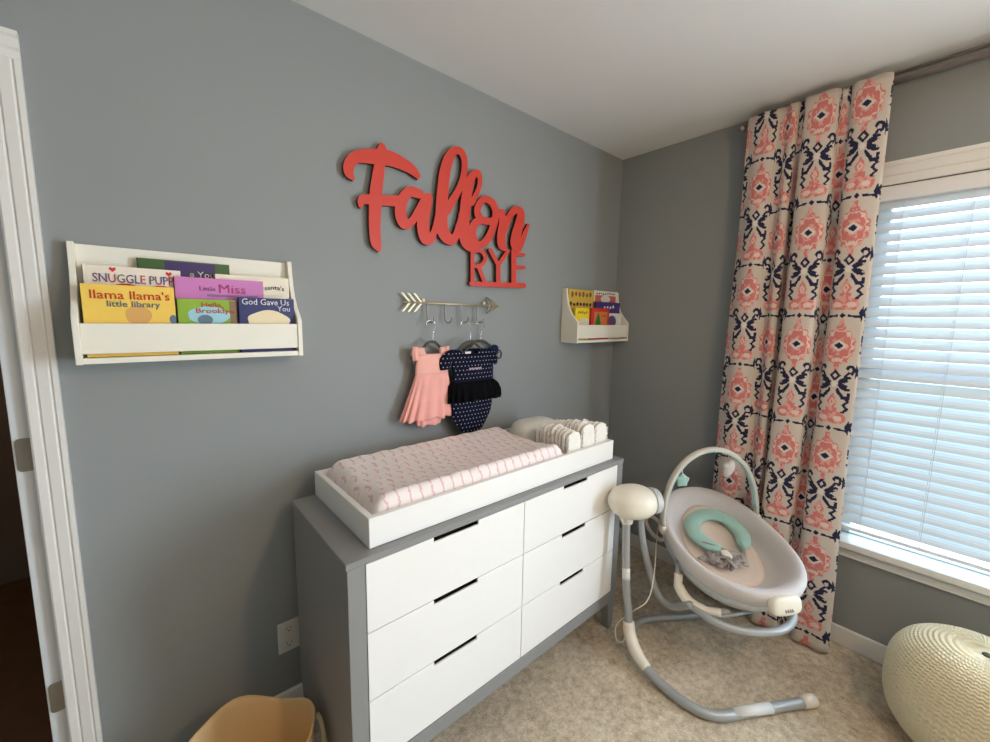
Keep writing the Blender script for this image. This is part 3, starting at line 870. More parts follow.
# ------------------------------------------------------------------ red cut-out name sign
SCRIPT = [[(-1.6157,2.0903),(-1.6177,2.0887),(-1.6255,2.0762),(-1.6308,2.0644),(-1.6549,2.0577),(-1.6944,2.0447),(-1.7018,2.0416),(-1.71,2.0375),(-1.7183,2.0324),(-1.7257,2.0267),(-1.732,2.0212),(-1.7384,2.0146),(-1.7437,2.008),(-1.749,2.0001),(-1.7527,1.9926),(-1.7555,1.9845),(-1.7571,1.9767),(-1.7579,1.9691),(-1.7577,1.9618),(-1.7563,1.9539),(-1.7539,1.9478),(-1.7501,1.9429),(-1.7442,1.9387),(-1.7398,1.9368),(-1.7292,1.9336),(-1.7268,1.9323),(-1.7238,1.9323),(-1.722,1.9332),(-1.7201,1.9347),(-1.7184,1.9383),(-1.7229,1.9566),(-1.7227,1.9625),(-1.721,1.9705),(-1.7182,1.9787),(-1.7163,1.9825),(-1.7123,1.9879),(-1.7086,1.9918),(-1.702,1.9968),(-1.6937,1.9996),(-1.6647,2.0045),(-1.6446,2.0068),(-1.6428,2.0063),(-1.6513,1.9723),(-1.6565,1.9478),(-1.661,1.9226),(-1.6641,1.8993),(-1.6758,1.897),(-1.6834,1.8948),(-1.69,1.8922),(-1.6976,1.8878),(-1.7023,1.8836),(-1.7063,1.878),(-1.7091,1.8706),(-1.7098,1.8645),(-1.7091,1.8594),(-1.7053,1.8473),(-1.7032,1.8451),(-1.6996,1.844),(-1.6949,1.845),(-1.6909,1.8482),(-1.6892,1.851),(-1.6852,1.8611),(-1.6669,1.863),(-1.6686,1.818),(-1.6689,1.7853),(-1.6671,1.7482),(-1.6655,1.7342),(-1.6638,1.7272),(-1.6614,1.7212),(-1.6569,1.7137),(-1.6512,1.7081),(-1.6367,1.6986),(-1.6327,1.6976),(-1.6277,1.6989),(-1.624,1.7022),(-1.6225,1.7061),(-1.6215,1.7336),(-1.6235,1.7642),(-1.6232,1.7923),(-1.6215,1.8259),(-1.6178,1.8668),(-1.6172,1.868),(-1.5817,1.8727),(-1.5631,1.8747),(-1.5623,1.8743),(-1.5634,1.865),(-1.5635,1.8503),(-1.5616,1.8359),(-1.5592,1.828),(-1.5535,1.816),(-1.5483,1.8087),(-1.542,1.8028),(-1.5361,1.7992),(-1.5313,1.7976),(-1.5238,1.7963),(-1.5172,1.7968),(-1.5085,1.7991),(-1.4996,1.8035),(-1.491,1.8098),(-1.4805,1.82),(-1.4748,1.8267),(-1.4679,1.8368),(-1.4673,1.8355),(-1.4674,1.8192),(-1.466,1.8021),(-1.4644,1.7936),(-1.4603,1.7797),(-1.4538,1.766),(-1.4483,1.759),(-1.441,1.7534),(-1.4352,1.7507),(-1.4247,1.749),(-1.4128,1.7505),(-1.402,1.7547),(-1.3936,1.7605),(-1.3872,1.7669),(-1.382,1.7746),(-1.3772,1.7873),(-1.3728,1.8047),(-1.3655,1.793),(-1.3599,1.7866),(-1.3524,1.7796),(-1.3457,1.7746),(-1.3381,1.7702),(-1.3293,1.7665),(-1.3204,1.7642),(-1.3114,1.7633),(-1.3024,1.764),(-1.2972,1.765),(-1.2881,1.7683),(-1.2803,1.773),(-1.2712,1.7821),(-1.2671,1.7883),(-1.2606,1.8016),(-1.2523,1.7804),(-1.2466,1.7716),(-1.2379,1.7632),(-1.2292,1.7575),(-1.2182,1.7528),(-1.2085,1.7502),(-1.2001,1.749),(-1.1875,1.749),(-1.1819,1.7498),(-1.1713,1.7529),(-1.1606,1.7585),(-1.1487,1.7675),(-1.1333,1.771),(-1.1209,1.7764),(-1.1114,1.7822),(-1.1026,1.7888),(-1.0849,1.8055),(-1.0768,1.8153),(-1.07,1.8252),(-1.0637,1.8361),(-1.0534,1.8577),(-1.0416,1.8908),(-1.0339,1.9216),(-1.0327,1.9202),(-1.0322,1.9147),(-1.0321,1.8968),(-1.0412,1.8494),(-1.0423,1.838),(-1.0419,1.8132),(-1.0384,1.7978),(-1.0322,1.7872),(-1.0258,1.7817),(-1.0178,1.7783),(-1.0067,1.7765),(-0.9922,1.7764),(-0.9874,1.7773),(-0.9836,1.7793),(-0.9799,1.7832),(-0.979,1.7868),(-0.9797,1.7896),(-0.9864,1.8009),(-0.9881,1.8076),(-0.9911,1.8359),(-0.9895,1.8552),(-0.985,1.8608),(-0.9624,1.9101),(-0.9508,1.9303),(-0.9446,1.9383),(-0.9327,1.9506),(-0.9222,1.9587),(-0.9172,1.9611),(-0.9158,1.9605),(-0.9162,1.9569),(-0.9207,1.9411),(-0.9284,1.919),(-0.9425,1.8855),(-0.9541,1.8491),(-0.9578,1.8289),(-0.9575,1.8196),(-0.9554,1.8106),(-0.9515,1.8017),(-0.9464,1.7942),(-0.9378,1.7858),(-0.9299,1.7815),(-0.9248,1.7797),(-0.9113,1.7787),(-0.9045,1.7795),(-0.8977,1.7817),(-0.8859,1.7893),(-0.8783,1.7988),(-0.8695,1.8158),(-0.8524,1.856),(-0.8402,1.8901),(-0.8299,1.9228),(-0.8323,1.926),(-0.8368,1.927),(-0.842,1.9256),(-0.8454,1.9228),(-0.8709,1.8856),(-0.8881,1.8513),(-0.889,1.8522),(-0.8677,1.9193),(-0.8649,1.9386),(-0.8646,1.9575),(-0.8675,1.9735),(-0.8733,1.9831),(-0.879,1.9879),(-0.8861,1.9915),(-0.9015,1.9952),(-0.9117,1.9955),(-0.9266,1.993),(-0.9397,1.9879),(-0.9494,1.9818),(-0.9589,1.9738),(-0.9672,1.9652),(-0.9808,1.9471),(-0.9885,1.934),(-0.9901,1.9354),(-0.9974,1.9576),(-0.9999,1.9606),(-1.0036,1.9627),(-1.0115,1.9641),(-1.0193,1.9629),(-1.027,1.9592),(-1.0331,1.953),(-1.0337,1.9534),(-1.0383,1.9648),(-1.0428,1.972),(-1.0562,1.9902),(-1.0606,1.9937),(-1.0903,2.0039),(-1.1007,2.0055),(-1.1153,2.0041),(-1.1283,1.9992),(-1.1383,1.9933),(-1.1468,1.9867),(-1.1538,1.9803),(-1.165,1.9673),(-1.1703,1.9589),(-1.1766,1.944),(-1.1796,1.9275),(-1.1795,1.9202),(-1.1776,1.912),(-1.1703,1.8984),(-1.1809,1.8915),(-1.1864,1.8871),(-1.1923,1.8809),(-1.1993,1.8713),(-1.2055,1.8591),(-1.206,1.8787),(-1.2048,1.8842),(-1.1991,1.943),(-1.1982,1.9438),(-1.1927,1.9445),(-1.1871,1.9465),(-1.1829,1.9491),(-1.179,1.953),(-1.1647,1.9789),(-1.1483,2.0118),(-1.1405,2.0314),(-1.1371,2.0459),(-1.1354,2.0653),(-1.1366,2.0776),(-1.1395,2.0875),(-1.1419,2.0922),(-1.1474,2.0982),(-1.1528,2.101),(-1.157,2.1018),(-1.1641,2.102),(-1.1724,2.1004),(-1.1834,2.0959),(-1.1916,2.0911),(-1.1994,2.085),(-1.2062,2.0783),(-1.2114,2.072),(-1.2225,2.0554),(-1.2231,2.057),(-1.2186,2.0846),(-1.2176,2.1072),(-1.2189,2.1262),(-1.2228,2.1413),(-1.2294,2.1537),(-1.2335,2.1587),(-1.2395,2.1636),(-1.2452,2.1666),(-1.2526,2.1689),(-1.2604,2.1698),(-1.2708,2.1694),(-1.281,2.167),(-1.2924,2.1621),(-1.3013,2.1565),(-1.3088,2.1504),(-1.3162,2.1431),(-1.3242,2.1339),(-1.3356,2.1173),(-1.3412,2.1072),(-1.3501,2.0866),(-1.3603,2.0541),(-1.3652,2.0307),(-1.3727,1.9708),(-1.3803,1.8998),(-1.3794,1.8921),(-1.3809,1.8771),(-1.3922,1.8338),(-1.3989,1.816),(-1.4067,1.8),(-1.4078,1.8008),(-1.4088,1.8046),(-1.4106,1.8162),(-1.4112,1.8299),(-1.4103,1.8515),(-1.4055,1.8816),(-1.3929,1.9375),(-1.3935,1.9423),(-1.3955,1.9467),(-1.3984,1.95),(-1.4025,1.9526),(-1.4107,1.9546),(-1.4189,1.954),(-1.4276,1.9508),(-1.4351,1.9457),(-1.439,1.9542),(-1.4419,1.9568),(-1.4465,1.9589),(-1.4757,1.9641),(-1.4857,1.9641),(-1.4956,1.9622),(-1.5,1.9607),(-1.5098,1.956),(-1.5175,1.9509),(-1.5251,1.9446),(-1.5326,1.937),(-1.5383,1.9302),(-1.5467,1.9181),(-1.5862,1.9096),(-1.6135,1.9062),(-1.6147,1.9066),(-1.6105,1.9438),(-1.6004,2.0133),(-1.5873,2.0155),(-1.57,2.0162),(-1.5494,2.0153),(-1.522,2.0124),(-1.507,2.0101),(-1.4951,2.0073),(-1.4732,1.9998),(-1.4685,1.9978),(-1.4654,1.9955),(-1.4632,1.9949),(-1.4598,1.9963),(-1.4538,2.0021),(-1.4522,2.0052),(-1.4512,2.0102),(-1.4521,2.0146),(-1.4546,2.0197),(-1.4618,2.0292),(-1.4728,2.0395),(-1.4856,2.0475),(-1.5082,2.0565),(-1.5291,2.0629),(-1.5445,2.0669),(-1.5671,2.0704),(-1.5823,2.071),(-1.5944,2.0705),(-1.5973,2.0787),(-1.6011,2.0839),(-1.605,2.0867),(-1.6128,2.0907)],[(-1.274,2.1382),(-1.2719,2.1393),(-1.268,2.1396),(-1.2615,2.1374),(-1.2554,2.131),(-1.2511,2.1221),(-1.2495,2.1155),(-1.2487,2.0996),(-1.2493,2.0894),(-1.2521,2.0697),(-1.2545,2.059),(-1.2601,2.0416),(-1.2735,2.0125),(-1.284,1.9939),(-1.3106,1.9556),(-1.3195,1.9426),(-1.32,1.9438),(-1.3124,2.0269),(-1.3078,2.0577),(-1.3027,2.0776),(-1.2934,2.1046),(-1.2829,2.126),(-1.2783,2.1331)],[(-1.1687,2.0714),(-1.1679,2.0724),(-1.1664,2.0723),(-1.165,2.0705),(-1.1629,2.0665),(-1.1613,2.0605),(-1.1616,2.05),(-1.164,2.038),(-1.168,2.0256),(-1.1733,2.014),(-1.1834,1.9963),(-1.1904,1.9862),(-1.1931,1.9827),(-1.1936,1.9838),(-1.1856,2.0271),(-1.1776,2.0538),(-1.1726,2.0653)],[(-1.2464,1.9958),(-1.246,1.9965),(-1.2453,1.996),(-1.2453,1.995),(-1.2539,1.9493),(-1.2586,1.9084),(-1.2618,1.9037),(-1.264,1.8982),(-1.2649,1.8836),(-1.285,1.83),(-1.2961,1.8089),(-1.2974,1.8076),(-1.3069,1.8165),(-1.3155,1.8275),(-1.3192,1.8371),(-1.3215,1.858),(-1.3217,1.8832),(-1.313,1.8881),(-1.3076,1.8937),(-1.2821,1.9379),(-1.2575,1.9762)],[(-1.4897,1.9252),(-1.4615,1.923),(-1.4559,1.9239),(-1.4489,1.9266),(-1.4706,1.8883),(-1.491,1.8544),(-1.4969,1.8462),(-1.5002,1.8426),(-1.5049,1.8388),(-1.508,1.8373),(-1.5112,1.8437),(-1.5141,1.8523),(-1.516,1.8623),(-1.5164,1.8725),(-1.516,1.8772),(-1.5135,1.8879),(-1.5069,1.9041),(-1.5039,1.9093),(-1.4983,1.917),(-1.4942,1.9215)],[(-1.1141,1.9737),(-1.1119,1.9744),(-1.1089,1.9739),(-1.0896,1.9677),(-1.0792,1.9541),(-1.074,1.9441),(-1.0731,1.9322),(-1.0742,1.9232),(-1.0757,1.9185),(-1.0811,1.9145),(-1.0885,1.9104),(-1.0929,1.9093),(-1.1004,1.9091),(-1.1283,1.9106),(-1.1386,1.9221),(-1.1423,1.9299),(-1.1421,1.9374),(-1.1408,1.943),(-1.1361,1.9535),(-1.1306,1.9609),(-1.1263,1.9651),(-1.1206,1.9698)],[(-1.1372,1.8758),(-1.1321,1.8767),(-1.1042,1.8778),(-1.0869,1.8804),(-1.0941,1.8628),(-1.1045,1.8425),(-1.1141,1.828),(-1.1279,1.8129),(-1.1368,1.8055),(-1.1425,1.8019),(-1.1526,1.8019),(-1.1567,1.8047),(-1.1614,1.8113),(-1.1641,1.8177),(-1.1668,1.8282),(-1.1673,1.8345),(-1.166,1.8455),(-1.1621,1.8579),(-1.1593,1.8634),(-1.1562,1.8674),(-1.1525,1.8702),(-1.1465,1.8729)]]
BLOCK = [[(-1.0874,1.7772),(-1.0903,1.7753),(-1.0932,1.772),(-1.0941,1.7685),(-1.0932,1.7653),(-1.0455,1.7071),(-1.0436,1.6278),(-1.0458,1.6268),(-1.1026,1.6244),(-1.1033,1.6248),(-1.1043,1.6293),(-1.1356,1.6862),(-1.1353,1.6873),(-1.1247,1.6932),(-1.1138,1.7028),(-1.1052,1.7137),(-1.1016,1.7207),(-1.0997,1.731),(-1.1004,1.7377),(-1.104,1.7473),(-1.1107,1.7555),(-1.1169,1.7601),(-1.1261,1.7647),(-1.1332,1.767),(-1.1405,1.7682),(-1.1492,1.7683),(-1.1579,1.7671),(-1.1764,1.7628),(-1.1821,1.765),(-1.1877,1.7648),(-1.1933,1.762),(-1.1954,1.7598),(-1.1968,1.7564),(-1.1953,1.6206),(-1.1957,1.6195),(-1.1987,1.6177),(-1.2015,1.6149),(-1.2032,1.6102),(-1.2023,1.6059),(-1.1995,1.6027),(-1.1955,1.6008),(-1.19,1.6002),(-1.0342,1.6047),(-0.8586,1.6109),(-0.8533,1.6119),(-0.8481,1.6142),(-0.8436,1.6182),(-0.8418,1.622),(-0.842,1.6269),(-0.8442,1.6305),(-0.847,1.6328),(-0.8524,1.6351),(-0.8595,1.6357),(-0.9103,1.6334),(-0.9126,1.6994),(-0.8567,1.7042),(-0.8532,1.7055),(-0.8498,1.7079),(-0.8477,1.7114),(-0.8474,1.7138),(-0.8504,1.7184),(-0.8573,1.7207),(-0.9127,1.7179),(-0.9146,1.7577),(-0.914,1.7594),(-0.8607,1.7648),(-0.8556,1.7677),(-0.8529,1.7716),(-0.8529,1.7753),(-0.8559,1.779),(-0.863,1.7809),(-0.9146,1.7773),(-0.9162,1.7896),(-0.9186,1.7928),(-0.9219,1.795),(-0.927,1.7964),(-0.9337,1.7963),(-0.9404,1.7942),(-0.9454,1.7908),(-0.9483,1.7869),(-0.9492,1.7833),(-0.9447,1.6323),(-0.9471,1.6314),(-1.0157,1.6282),(-1.0166,1.6297),(-1.0181,1.7062),(-0.9597,1.7751),(-0.9583,1.7787),(-0.9589,1.7822),(-0.9618,1.7853),(-0.9682,1.7872),(-0.9747,1.7864),(-0.9795,1.7839),(-1.0292,1.7255),(-1.0308,1.7254),(-1.0725,1.7756),(-1.0752,1.7775),(-1.0798,1.7786),(-1.0844,1.7782)],[(-1.1662,1.7491),(-1.1519,1.7512),(-1.1432,1.7505),(-1.1366,1.7481),(-1.1318,1.7453),(-1.1252,1.7383),(-1.1228,1.7297),(-1.124,1.7229),(-1.1317,1.7121),(-1.1423,1.7033),(-1.1453,1.7018),(-1.1512,1.7031),(-1.1555,1.7026),(-1.1598,1.7006),(-1.1627,1.6979),(-1.1742,1.6958),(-1.1748,1.747)],[(-1.1692,1.6809),(-1.1596,1.6821),(-1.1581,1.6809),(-1.1274,1.6243),(-1.128,1.6235),(-1.1324,1.6231),(-1.1717,1.6215),(-1.1731,1.622),(-1.1739,1.6794),(-1.1725,1.6804)]]

def cutout(loops, y, t):
    cu = bpy.data.curves.new('cutout', 'CURVE'); cu.dimensions = '2D'; cu.fill_mode = 'BOTH'; cu.extrude = t / 2
    for lp in loops:
        sp = cu.splines.new('POLY'); sp.points.add(len(lp) - 1)
        for p, (a, b) in zip(sp.points, lp): p.co = (a, b, 0, 1)
        sp.use_cyclic_u = True
    o = bpy.data.objects.new('cutout', cu); COL.objects.link(o)
    dg = bpy.context.evaluated_depsgraph_get()
    me = bpy.data.meshes.new_from_object(o.evaluated_get(dg))
    bpy.data.objects.remove(o); bpy.data.curves.remove(cu)
    bm = bmesh.new(); bm.from_mesh(me); bpy.data.meshes.remove(me)
    for v in bm.verts: v.co = Vector((v.co.x, y - v.co.z, v.co.y))
    bmesh.ops.remove_doubles(bm, verts=bm.verts, dist=1e-6)
    bmesh.ops.recalc_face_normals(bm, faces=bm.faces)
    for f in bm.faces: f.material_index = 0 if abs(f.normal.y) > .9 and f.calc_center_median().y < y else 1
    return bm
sg = thing('name_sign', 'red cut-out wooden lettering sign high on the grey wall', 'wall sign', (-1.3, 0, 1.9))
obj('script_lettering', cutout(SCRIPT, -0.0185, 0.013), [M['red'], M['redside']], sg)
obj('block_lettering', cutout(BLOCK, -0.0180, 0.012), [M['red'], M['redside']], sg)
bm = bmesh.new()
for x, z in ((-1.63, 1.832), (-1.341, 1.87), (-0.926, 1.70)): 
    tube(bm, [(x, -0.0005, z), (x, -0.013, z)], 0.008, 10)
obj('standoff', bm, M['redside'], sg)

# ------------------------------------------------------------------ arrow hook rack, hangers, baby clothes
rk = thing('arrow_hook_rack', 'champagne metal arrow-shaped rack with four hooks on the wall', 'hook rack', (-1.28, 0, 1.516))
bz = 1.516
yb_ = -0.020
obj('shaft', T([(-1.530, yb_, bz), (-1.030, yb_, bz)], 0.0040, 12), M['gold'], rk, smooth=True)
bm = bmesh.new()
for k in range(3):
    xt = -1.505 + k * 0.027
    for s in (1, -1):
        prism(bm, [(xt, yb_ + .002, bz), (xt - .034, yb_ + .002, bz + s * .037), (xt - .024, yb_ + .002, bz + s * .037), (xt + .010, yb_ + .002, bz)], (0, -0.004, 0))
obj('fletching', bm, M['gold'], rk)
bm = bmesh.new()
tip, back = -1.022, -1.098
tube(bm, [(tip, yb_, bz), (back, yb_, bz + .036), (back + .022, yb_, bz), (back, yb_, bz - .036), (tip, yb_, bz)], 0.0035, 8)
tube(bm, [(tip + -.025, yb_, bz), (back + .022, yb_, bz + .018)], 0.0025, 8); tube(bm, [(tip - .025, yb_, bz), (back + .022, yb_, bz - .018)], 0.0025, 8)
obj('arrowhead', bm, M['gold'], rk, smooth=True)
HX = [-1.421, -1.332, -1.245, -1.155]
for x in HX:
    p = catmull([(x, yb_ - .002, bz), (x, yb_ - .003, bz - .03), (x, yb_ - .003, bz - .062), (x + .003, yb_ - .009, bz - .077), (x + .008, yb_ - .022, bz - .080), (x + .012, yb_ - .032, bz - .072), (x + .013, yb_ - .034, bz - .058)], 5)
    obj('hook', T(p, 0.0028, 8), M['nickel'], rk, smooth=True)
for x in (-1.436, -1.110):
    bm = bmesh.new(); ellipsoid(bm, (x, yb_ + .004, bz + .011), ((.008, 0, 0), (0, .006, 0), (0, 0, .008)), 14, 8)
    tube(bm, [(x, -.0005, bz + .011), (x, yb_ + .004, bz + .011)], .004, 8)
    obj('mounting_screw', bm, M['sw_white'], rk, smooth=True)

def hanger(hx, cx_, y, half, zpk, label):
    hg = thing('clothes_hanger', label, 'hanger', (cx_, y, zpk), 'clothes hangers on the rack')
    zt = bz - .080
    pk = zpk
    y0 = yb_ - .020
    p = catmull([(hx - .016, y0, zt - .010), (hx - .012, y0, zt + .004), (hx + .004, y0, zt + .0075), (hx + .022, y0, zt + .002), (cx_ + .018, (y0 + y) / 2, zt - .022), (cx_ + .006, y, zt - .040), (cx_, y, pk + .002)], 6)
    obj('wire_hook', T(p, 0.0020, 8), M['chrome'], hg, smooth=True)
    q = catmull([(cx_ - half, y, pk - .060), (cx_ - half * .62, y, pk - .030), (cx_ - half * .25, y, pk - .004), (cx_, y, pk), (cx_ + half * .25, y, pk - .004), (cx_ + half * .62, y, pk - .030), (cx_ + half, y, pk - .060)], 6)
    bm = bmesh.new(); tube(bm, q, 0.0062, 10)
    for s in (-1, 1):
        ce = Vector((cx_ + s * half, y, pk - .060))
        ring = [ce + Vector((s * (.006 + .016 * math.cos(a)) + 0, 0, -.008 + .020 * math.sin(a))) for a in (PI * .75 - k * PI * 1.6 / 14 for k in range(15))]
        tube(bm, ring, 0.0045, 8)
    obj('hanger_arms', bm, M['hanger'], hg, smooth=True)
    return hg
hanger(HX[0], -1.413, -0.046, 0.075, 1.356, 'small grey hanger carrying the pink dress')
hanger(HX[2], -1.230, -0.066, 0.100, 1.352, 'small grey hanger carrying the navy polka dot bodysuit')
hanger(HX[3], -1.135, -0.022, 0.112, 1.352, 'small grey hanger carrying the plain navy top at the back')

def garment(rows, n=56, rip=0.0, waves=9, cap=True, jag=0.0):
    """Cloth body lofted through rows of (z, x_left, x_right, half_depth, y_centre)."""
    bm = bmesh.new(); rings = []
    for i, (z, a, b, t, y) in enumerate(rows):
        f = i / (len(rows) - 1); ring = []
        for k in range(n):
            an = 2 * PI * k / n
            c, s = math.cos(an), math.sin(an)
            w = rip * f * math.sin(an * waves)
            ring.append(((a + b) / 2 + (b - a) / 2 * math.copysign(abs(c) ** .8, c) * (1 + w * .3), y + t * math.copysign(abs(s) ** .8, s) * (1 + w * 1.2), z + jag * f * math.sin(an * waves * .7 + 1)))
        rings.append(ring)
    loft(bm, rings, cap=cap)
    return bm
def interp_rows(R_, n):
    out = []
    for i in range(n + 1):
        z = R_[0][0] + (R_[-1][0] - R_[0][0]) * i / n
        for p, q in zip(R_[:-1], R_[1:]):
            if q[0] - 1e-9 <= z <= p[0] + 1e-9:
                s = (p[0] - z) / (p[0] - q[0]); out.append((z,) + tuple(p[k] + (q[k] - p[k]) * s for k in range(1, 5))); break
    return out

yd = -0.050
ds = thing('baby_dress', 'little coral pink dress with gauzy skirt hanging from the arrow rack', 'dress', (-1.42, yd, 1.33), 'baby clothes on the rack')
bm = garment(interp_rows([(1.306, -1.482, -1.352, .010, yd), (1.290, -1.488, -1.350, .013, yd), (1.255, -1.494, -1.340, .014, yd), (1.222, -1.496, -1.336, .015, yd)], 8))
for s, xa, xb in ((-1, -1.486, -1.452), (1, -1.378, -1.350)):
    rw = [(1.334, xa - (.004 if s < 0 else -.0), xb + .0, .006, yd), (1.318, xa, xb, .008, yd), (1.300, xa - .002, xb + .014 * (s < 0) - 0, .010, yd)]
    b2 = garment(rw, 20); me_ = bpy.data.meshes.new('t'); b2.to_mesh(me_); b2.free(); bm.from_mesh(me_); bpy.data.meshes.remove(me_)
obj('bodice', bm, M['pinkcloth'], ds, smooth=True)
for xa, xb, zt_, zb_ in ((-1.512, -1.484, 1.338, 1.282), (-1.356, -1.332, 1.336, 1.280)):
    obj('ruffle_sleeve', garment(interp_rows([(zt_, xa + .006, xb + .002, .006, yd), ((zt_ + zb_) / 2, xa, xb, .013, yd), (zb_, xa + .004, xb, .012, yd)], 8), 28, rip=.25, waves=6, jag=.003), M['pinkcloth'], ds, smooth=True)
obj('skirt', garment(interp_rows([(1.228, -1.494, -1.337, .015, yd), (1.19, -1.505, -1.332, .020, yd), (1.12, -1.530, -1.326, .023, yd), (1.035, -1.562, -1.318, .030, yd)], 22), 120, rip=.22, waves=15, jag=.004), M['tulle'], ds, smooth=True)
obj('skirt_lining', garment(interp_rows([(1.10, -1.495, -1.345, .014, yd), (1.006, -1.490, -1.378, .017, yd)], 8), 60, rip=.2, waves=8, jag=.004), M['tulle'], ds, smooth=True)

yo = -0.068
on = thing('baby_bodysuit', 'navy polka dot baby bodysuit with black tutu frill on a hanger', 'bodysuit', (-1.22, yo, 1.33), 'baby clothes on the rack')
body_rows = interp_rows([(1.300, -1.338, -1.104, .010, yo), (1.272, -1.322, -1.100, .014, yo), (1.209, -1.310, -1.096, .016, yo), (1.10, -1.322, -1.086, .018, yo), (1.03, -1.318, -1.098, .018, yo), (0.985, -1.298, -1.124, .016, yo), (0.945, -1.256, -1.156, .013, yo)], 26)
bm = garment(body_rows, 64)
for xa, xb, nb in ((-1.344, -1.272, -1.262), (-1.172, -1.100, -1.182)):
    inner = xb if xa < -1.3 else xa
    rw = [(1.322, xa + .012, xb - .012, .007, yo), (1.312, xa, xb, .010, yo), (1.296, xa, xb + (.02 if xa < -1.3 else 0), .011, yo)]
    if xa > -1.3: rw = [(1.322, xa + .012, xb - .012, .007, yo), (1.312, xa, xb, .010, yo), (1.296, xa - .02, xb, .011, yo)]
    b2 = garment(rw, 28); me_ = bpy.data.meshes.new('t'); b2.to_mesh(me_); b2.free(); bm.from_mesh(me_); bpy.data.meshes.remove(me_)
obj('bodysuit_body', bm, M['dots'], on, smooth=True)
for s, P_ in ((-1, [(-1.325, 1.298), (-1.352, 1.272), (-1.352, 1.238)]), (1, [(-1.112, 1.298), (-1.088, 1.275), (-1.088, 1.245)])):
    bm = bmesh.new()
    path = catmull([(x, yo + .001, z) for x, z in P_], 5)
    tube(bm, path, [0.030 - .004 * abs(i - 5) / 5 for i in range(len(path))], 20, squash=(0.42, 1.0, (0, 1, 0)))
    obj('short_sleeve', bm, M['dots'], on, smooth=True)
obj('tutu_frill', garment(interp_rows([(1.178, -1.322, -1.084, .020, yo), (1.160, -1.338, -1.058, .025, yo), (1.126, -1.343, -1.044, .030, yo), (1.092, -1.343, -1.046, .031, yo)], 12), 150, rip=.25, waves=21, jag=.005), M['black'], on, smooth=True)
obj('neck_label', B(((-1.256, yo - .0125, 1.302), (-1.226, yo - .0105, 1.311))), M['label'], on)
bm = bmesh.new()
xs = -1.238
for k in range(9):
    xa = xs + k * .0078
    tube(bm, catmull([(xa, yo - .0172, 1.229), (xa + .002, yo - .0174, 1.239 - (k % 2) * .003), (xa + .0055, yo - .0174, 1.236), (xa + .0078, yo - .0172, 1.229)], 3), .0014, 6)
obj('chest_stitching', bm, M['chesttext'], on)

on.location.x -= 0.008
yn = -0.022
nb = thing('baby_shirt', 'plain navy baby top mostly hidden behind the polka dot bodysuit', 'baby top', (-1.13, yn, 1.33), 'baby clothes on the rack')
obj('shirt_body', garment(interp_rows([(1.318, -1.235, -1.052, .007, yn), (1.29, -1.232, -1.052, .009, yn), (1.25, -1.226, -1.054, .010, yn), (1.147, -1.226, -1.052, .010, yn), (1.07, -1.222, -1.076, .010, yn), (0.99, -1.20, -1.12, .009, yn)], 18), 48), M['navy'], nb, smooth=True)
bm = bmesh.new(); ellipsoid(bm, (-1.054, yn - .002, 1.306), ((.032, 0, .008), (0, .012, 0), (-.004, 0, .026)), 24, 12)
obj('puff_sleeve', bm, M['navy'], nb, smooth=True)

# ------------------------------------------------------------------ wall outlet
ol = thing('wall_outlet', 'ivory double wall outlet low on the wall beside the dresser', 'outlet', (-2.0, 0, 0.30))
obj('cover_plate', B(((-2.037, -0.006, 0.240), (-1.964, -0.0005, 0.358))), M['plate'], ol, bevel=0.003)
for z in (0.328, 0.270):
    bm = bmesh.new(); prism(bm, disc(-2.0, z, .017, .014, -0.0061, 20), (0, -.0012, 0))
    rc = obj('receptacle', bm, M['plate'], ol)
    obj('socket_slots', B(((-2.008, -.0078, z), (-2.006, -.0074, z + .008)), ((-1.995, -.0078, z + .001), (-1.993, -.0074, z + .008)), ((-2.003, -.0078, z - .009), (-1.998, -.0074, z - .005))), M['slot'], rc)

# ------------------------------------------------------------------ tan canvas bin on the floor
bc = Vector((-2.178, -0.315, 0))
bn = thing('canvas_bin', 'open tan canvas storage bin on the carpet left of the dresser', 'storage bin', bc)
bm = bmesh.new()
def bin_ring(r, z, k0=0.0):
    out = []
    for k in range(56):
        a = 2 * PI * k / 56
        w = 1 + 0.020 * math.sin(3 * a + .6) + 0.012 * math.sin(7 * a + 2) * (z / .28)
        out.append(bc + Vector((r * w * math.cos(a), r * w * math.sin(a), z + (.004 * math.sin(5 * a) - .040 * math.exp(-((a - 0.75) / .55) ** 2) + .004 * math.exp(-((a - 1.9) / .5) ** 2)) * (z / .28) ** 3)))
    return out
prof_ = [(.10, .0), (.138, .002), (.144, .02), (.150, .10), (.155, .19), (.160, .262), (.164, .278), (.161, .285), (.157, .278), (.153, .262), (.148, .19), (.143, .10), (.137, .02), (.10, .012)]
loft(bm, [bin_ring(r, z) for r, z in prof_])
obj('bin_body', bm, M['bin'], bn, smooth=True)
for a in (math.radians(168), math.radians(-18)):
    c = bc + Vector((.166 * math.cos(a), .166 * math.sin(a), 0)); t_ = Vector((-math.sin(a), math.cos(a), 0)); o_ = Vector((math.cos(a), math.sin(a), 0))
    p = catmull([c + t_ * -.05 + Vector((0, 0, .24)), c + t_ * -.046 + o_ * .010 + Vector((0, 0, .215)), c + o_ * .018 + Vector((0, 0, .195)), c + t_ * .046 + o_ * .010 + Vector((0, 0, .215)), c + t_ * .05 + Vector((0, 0, .24))], 6)
    obj('handle', T(p, .007, 10), M['bintrim'], bn, smooth=True)

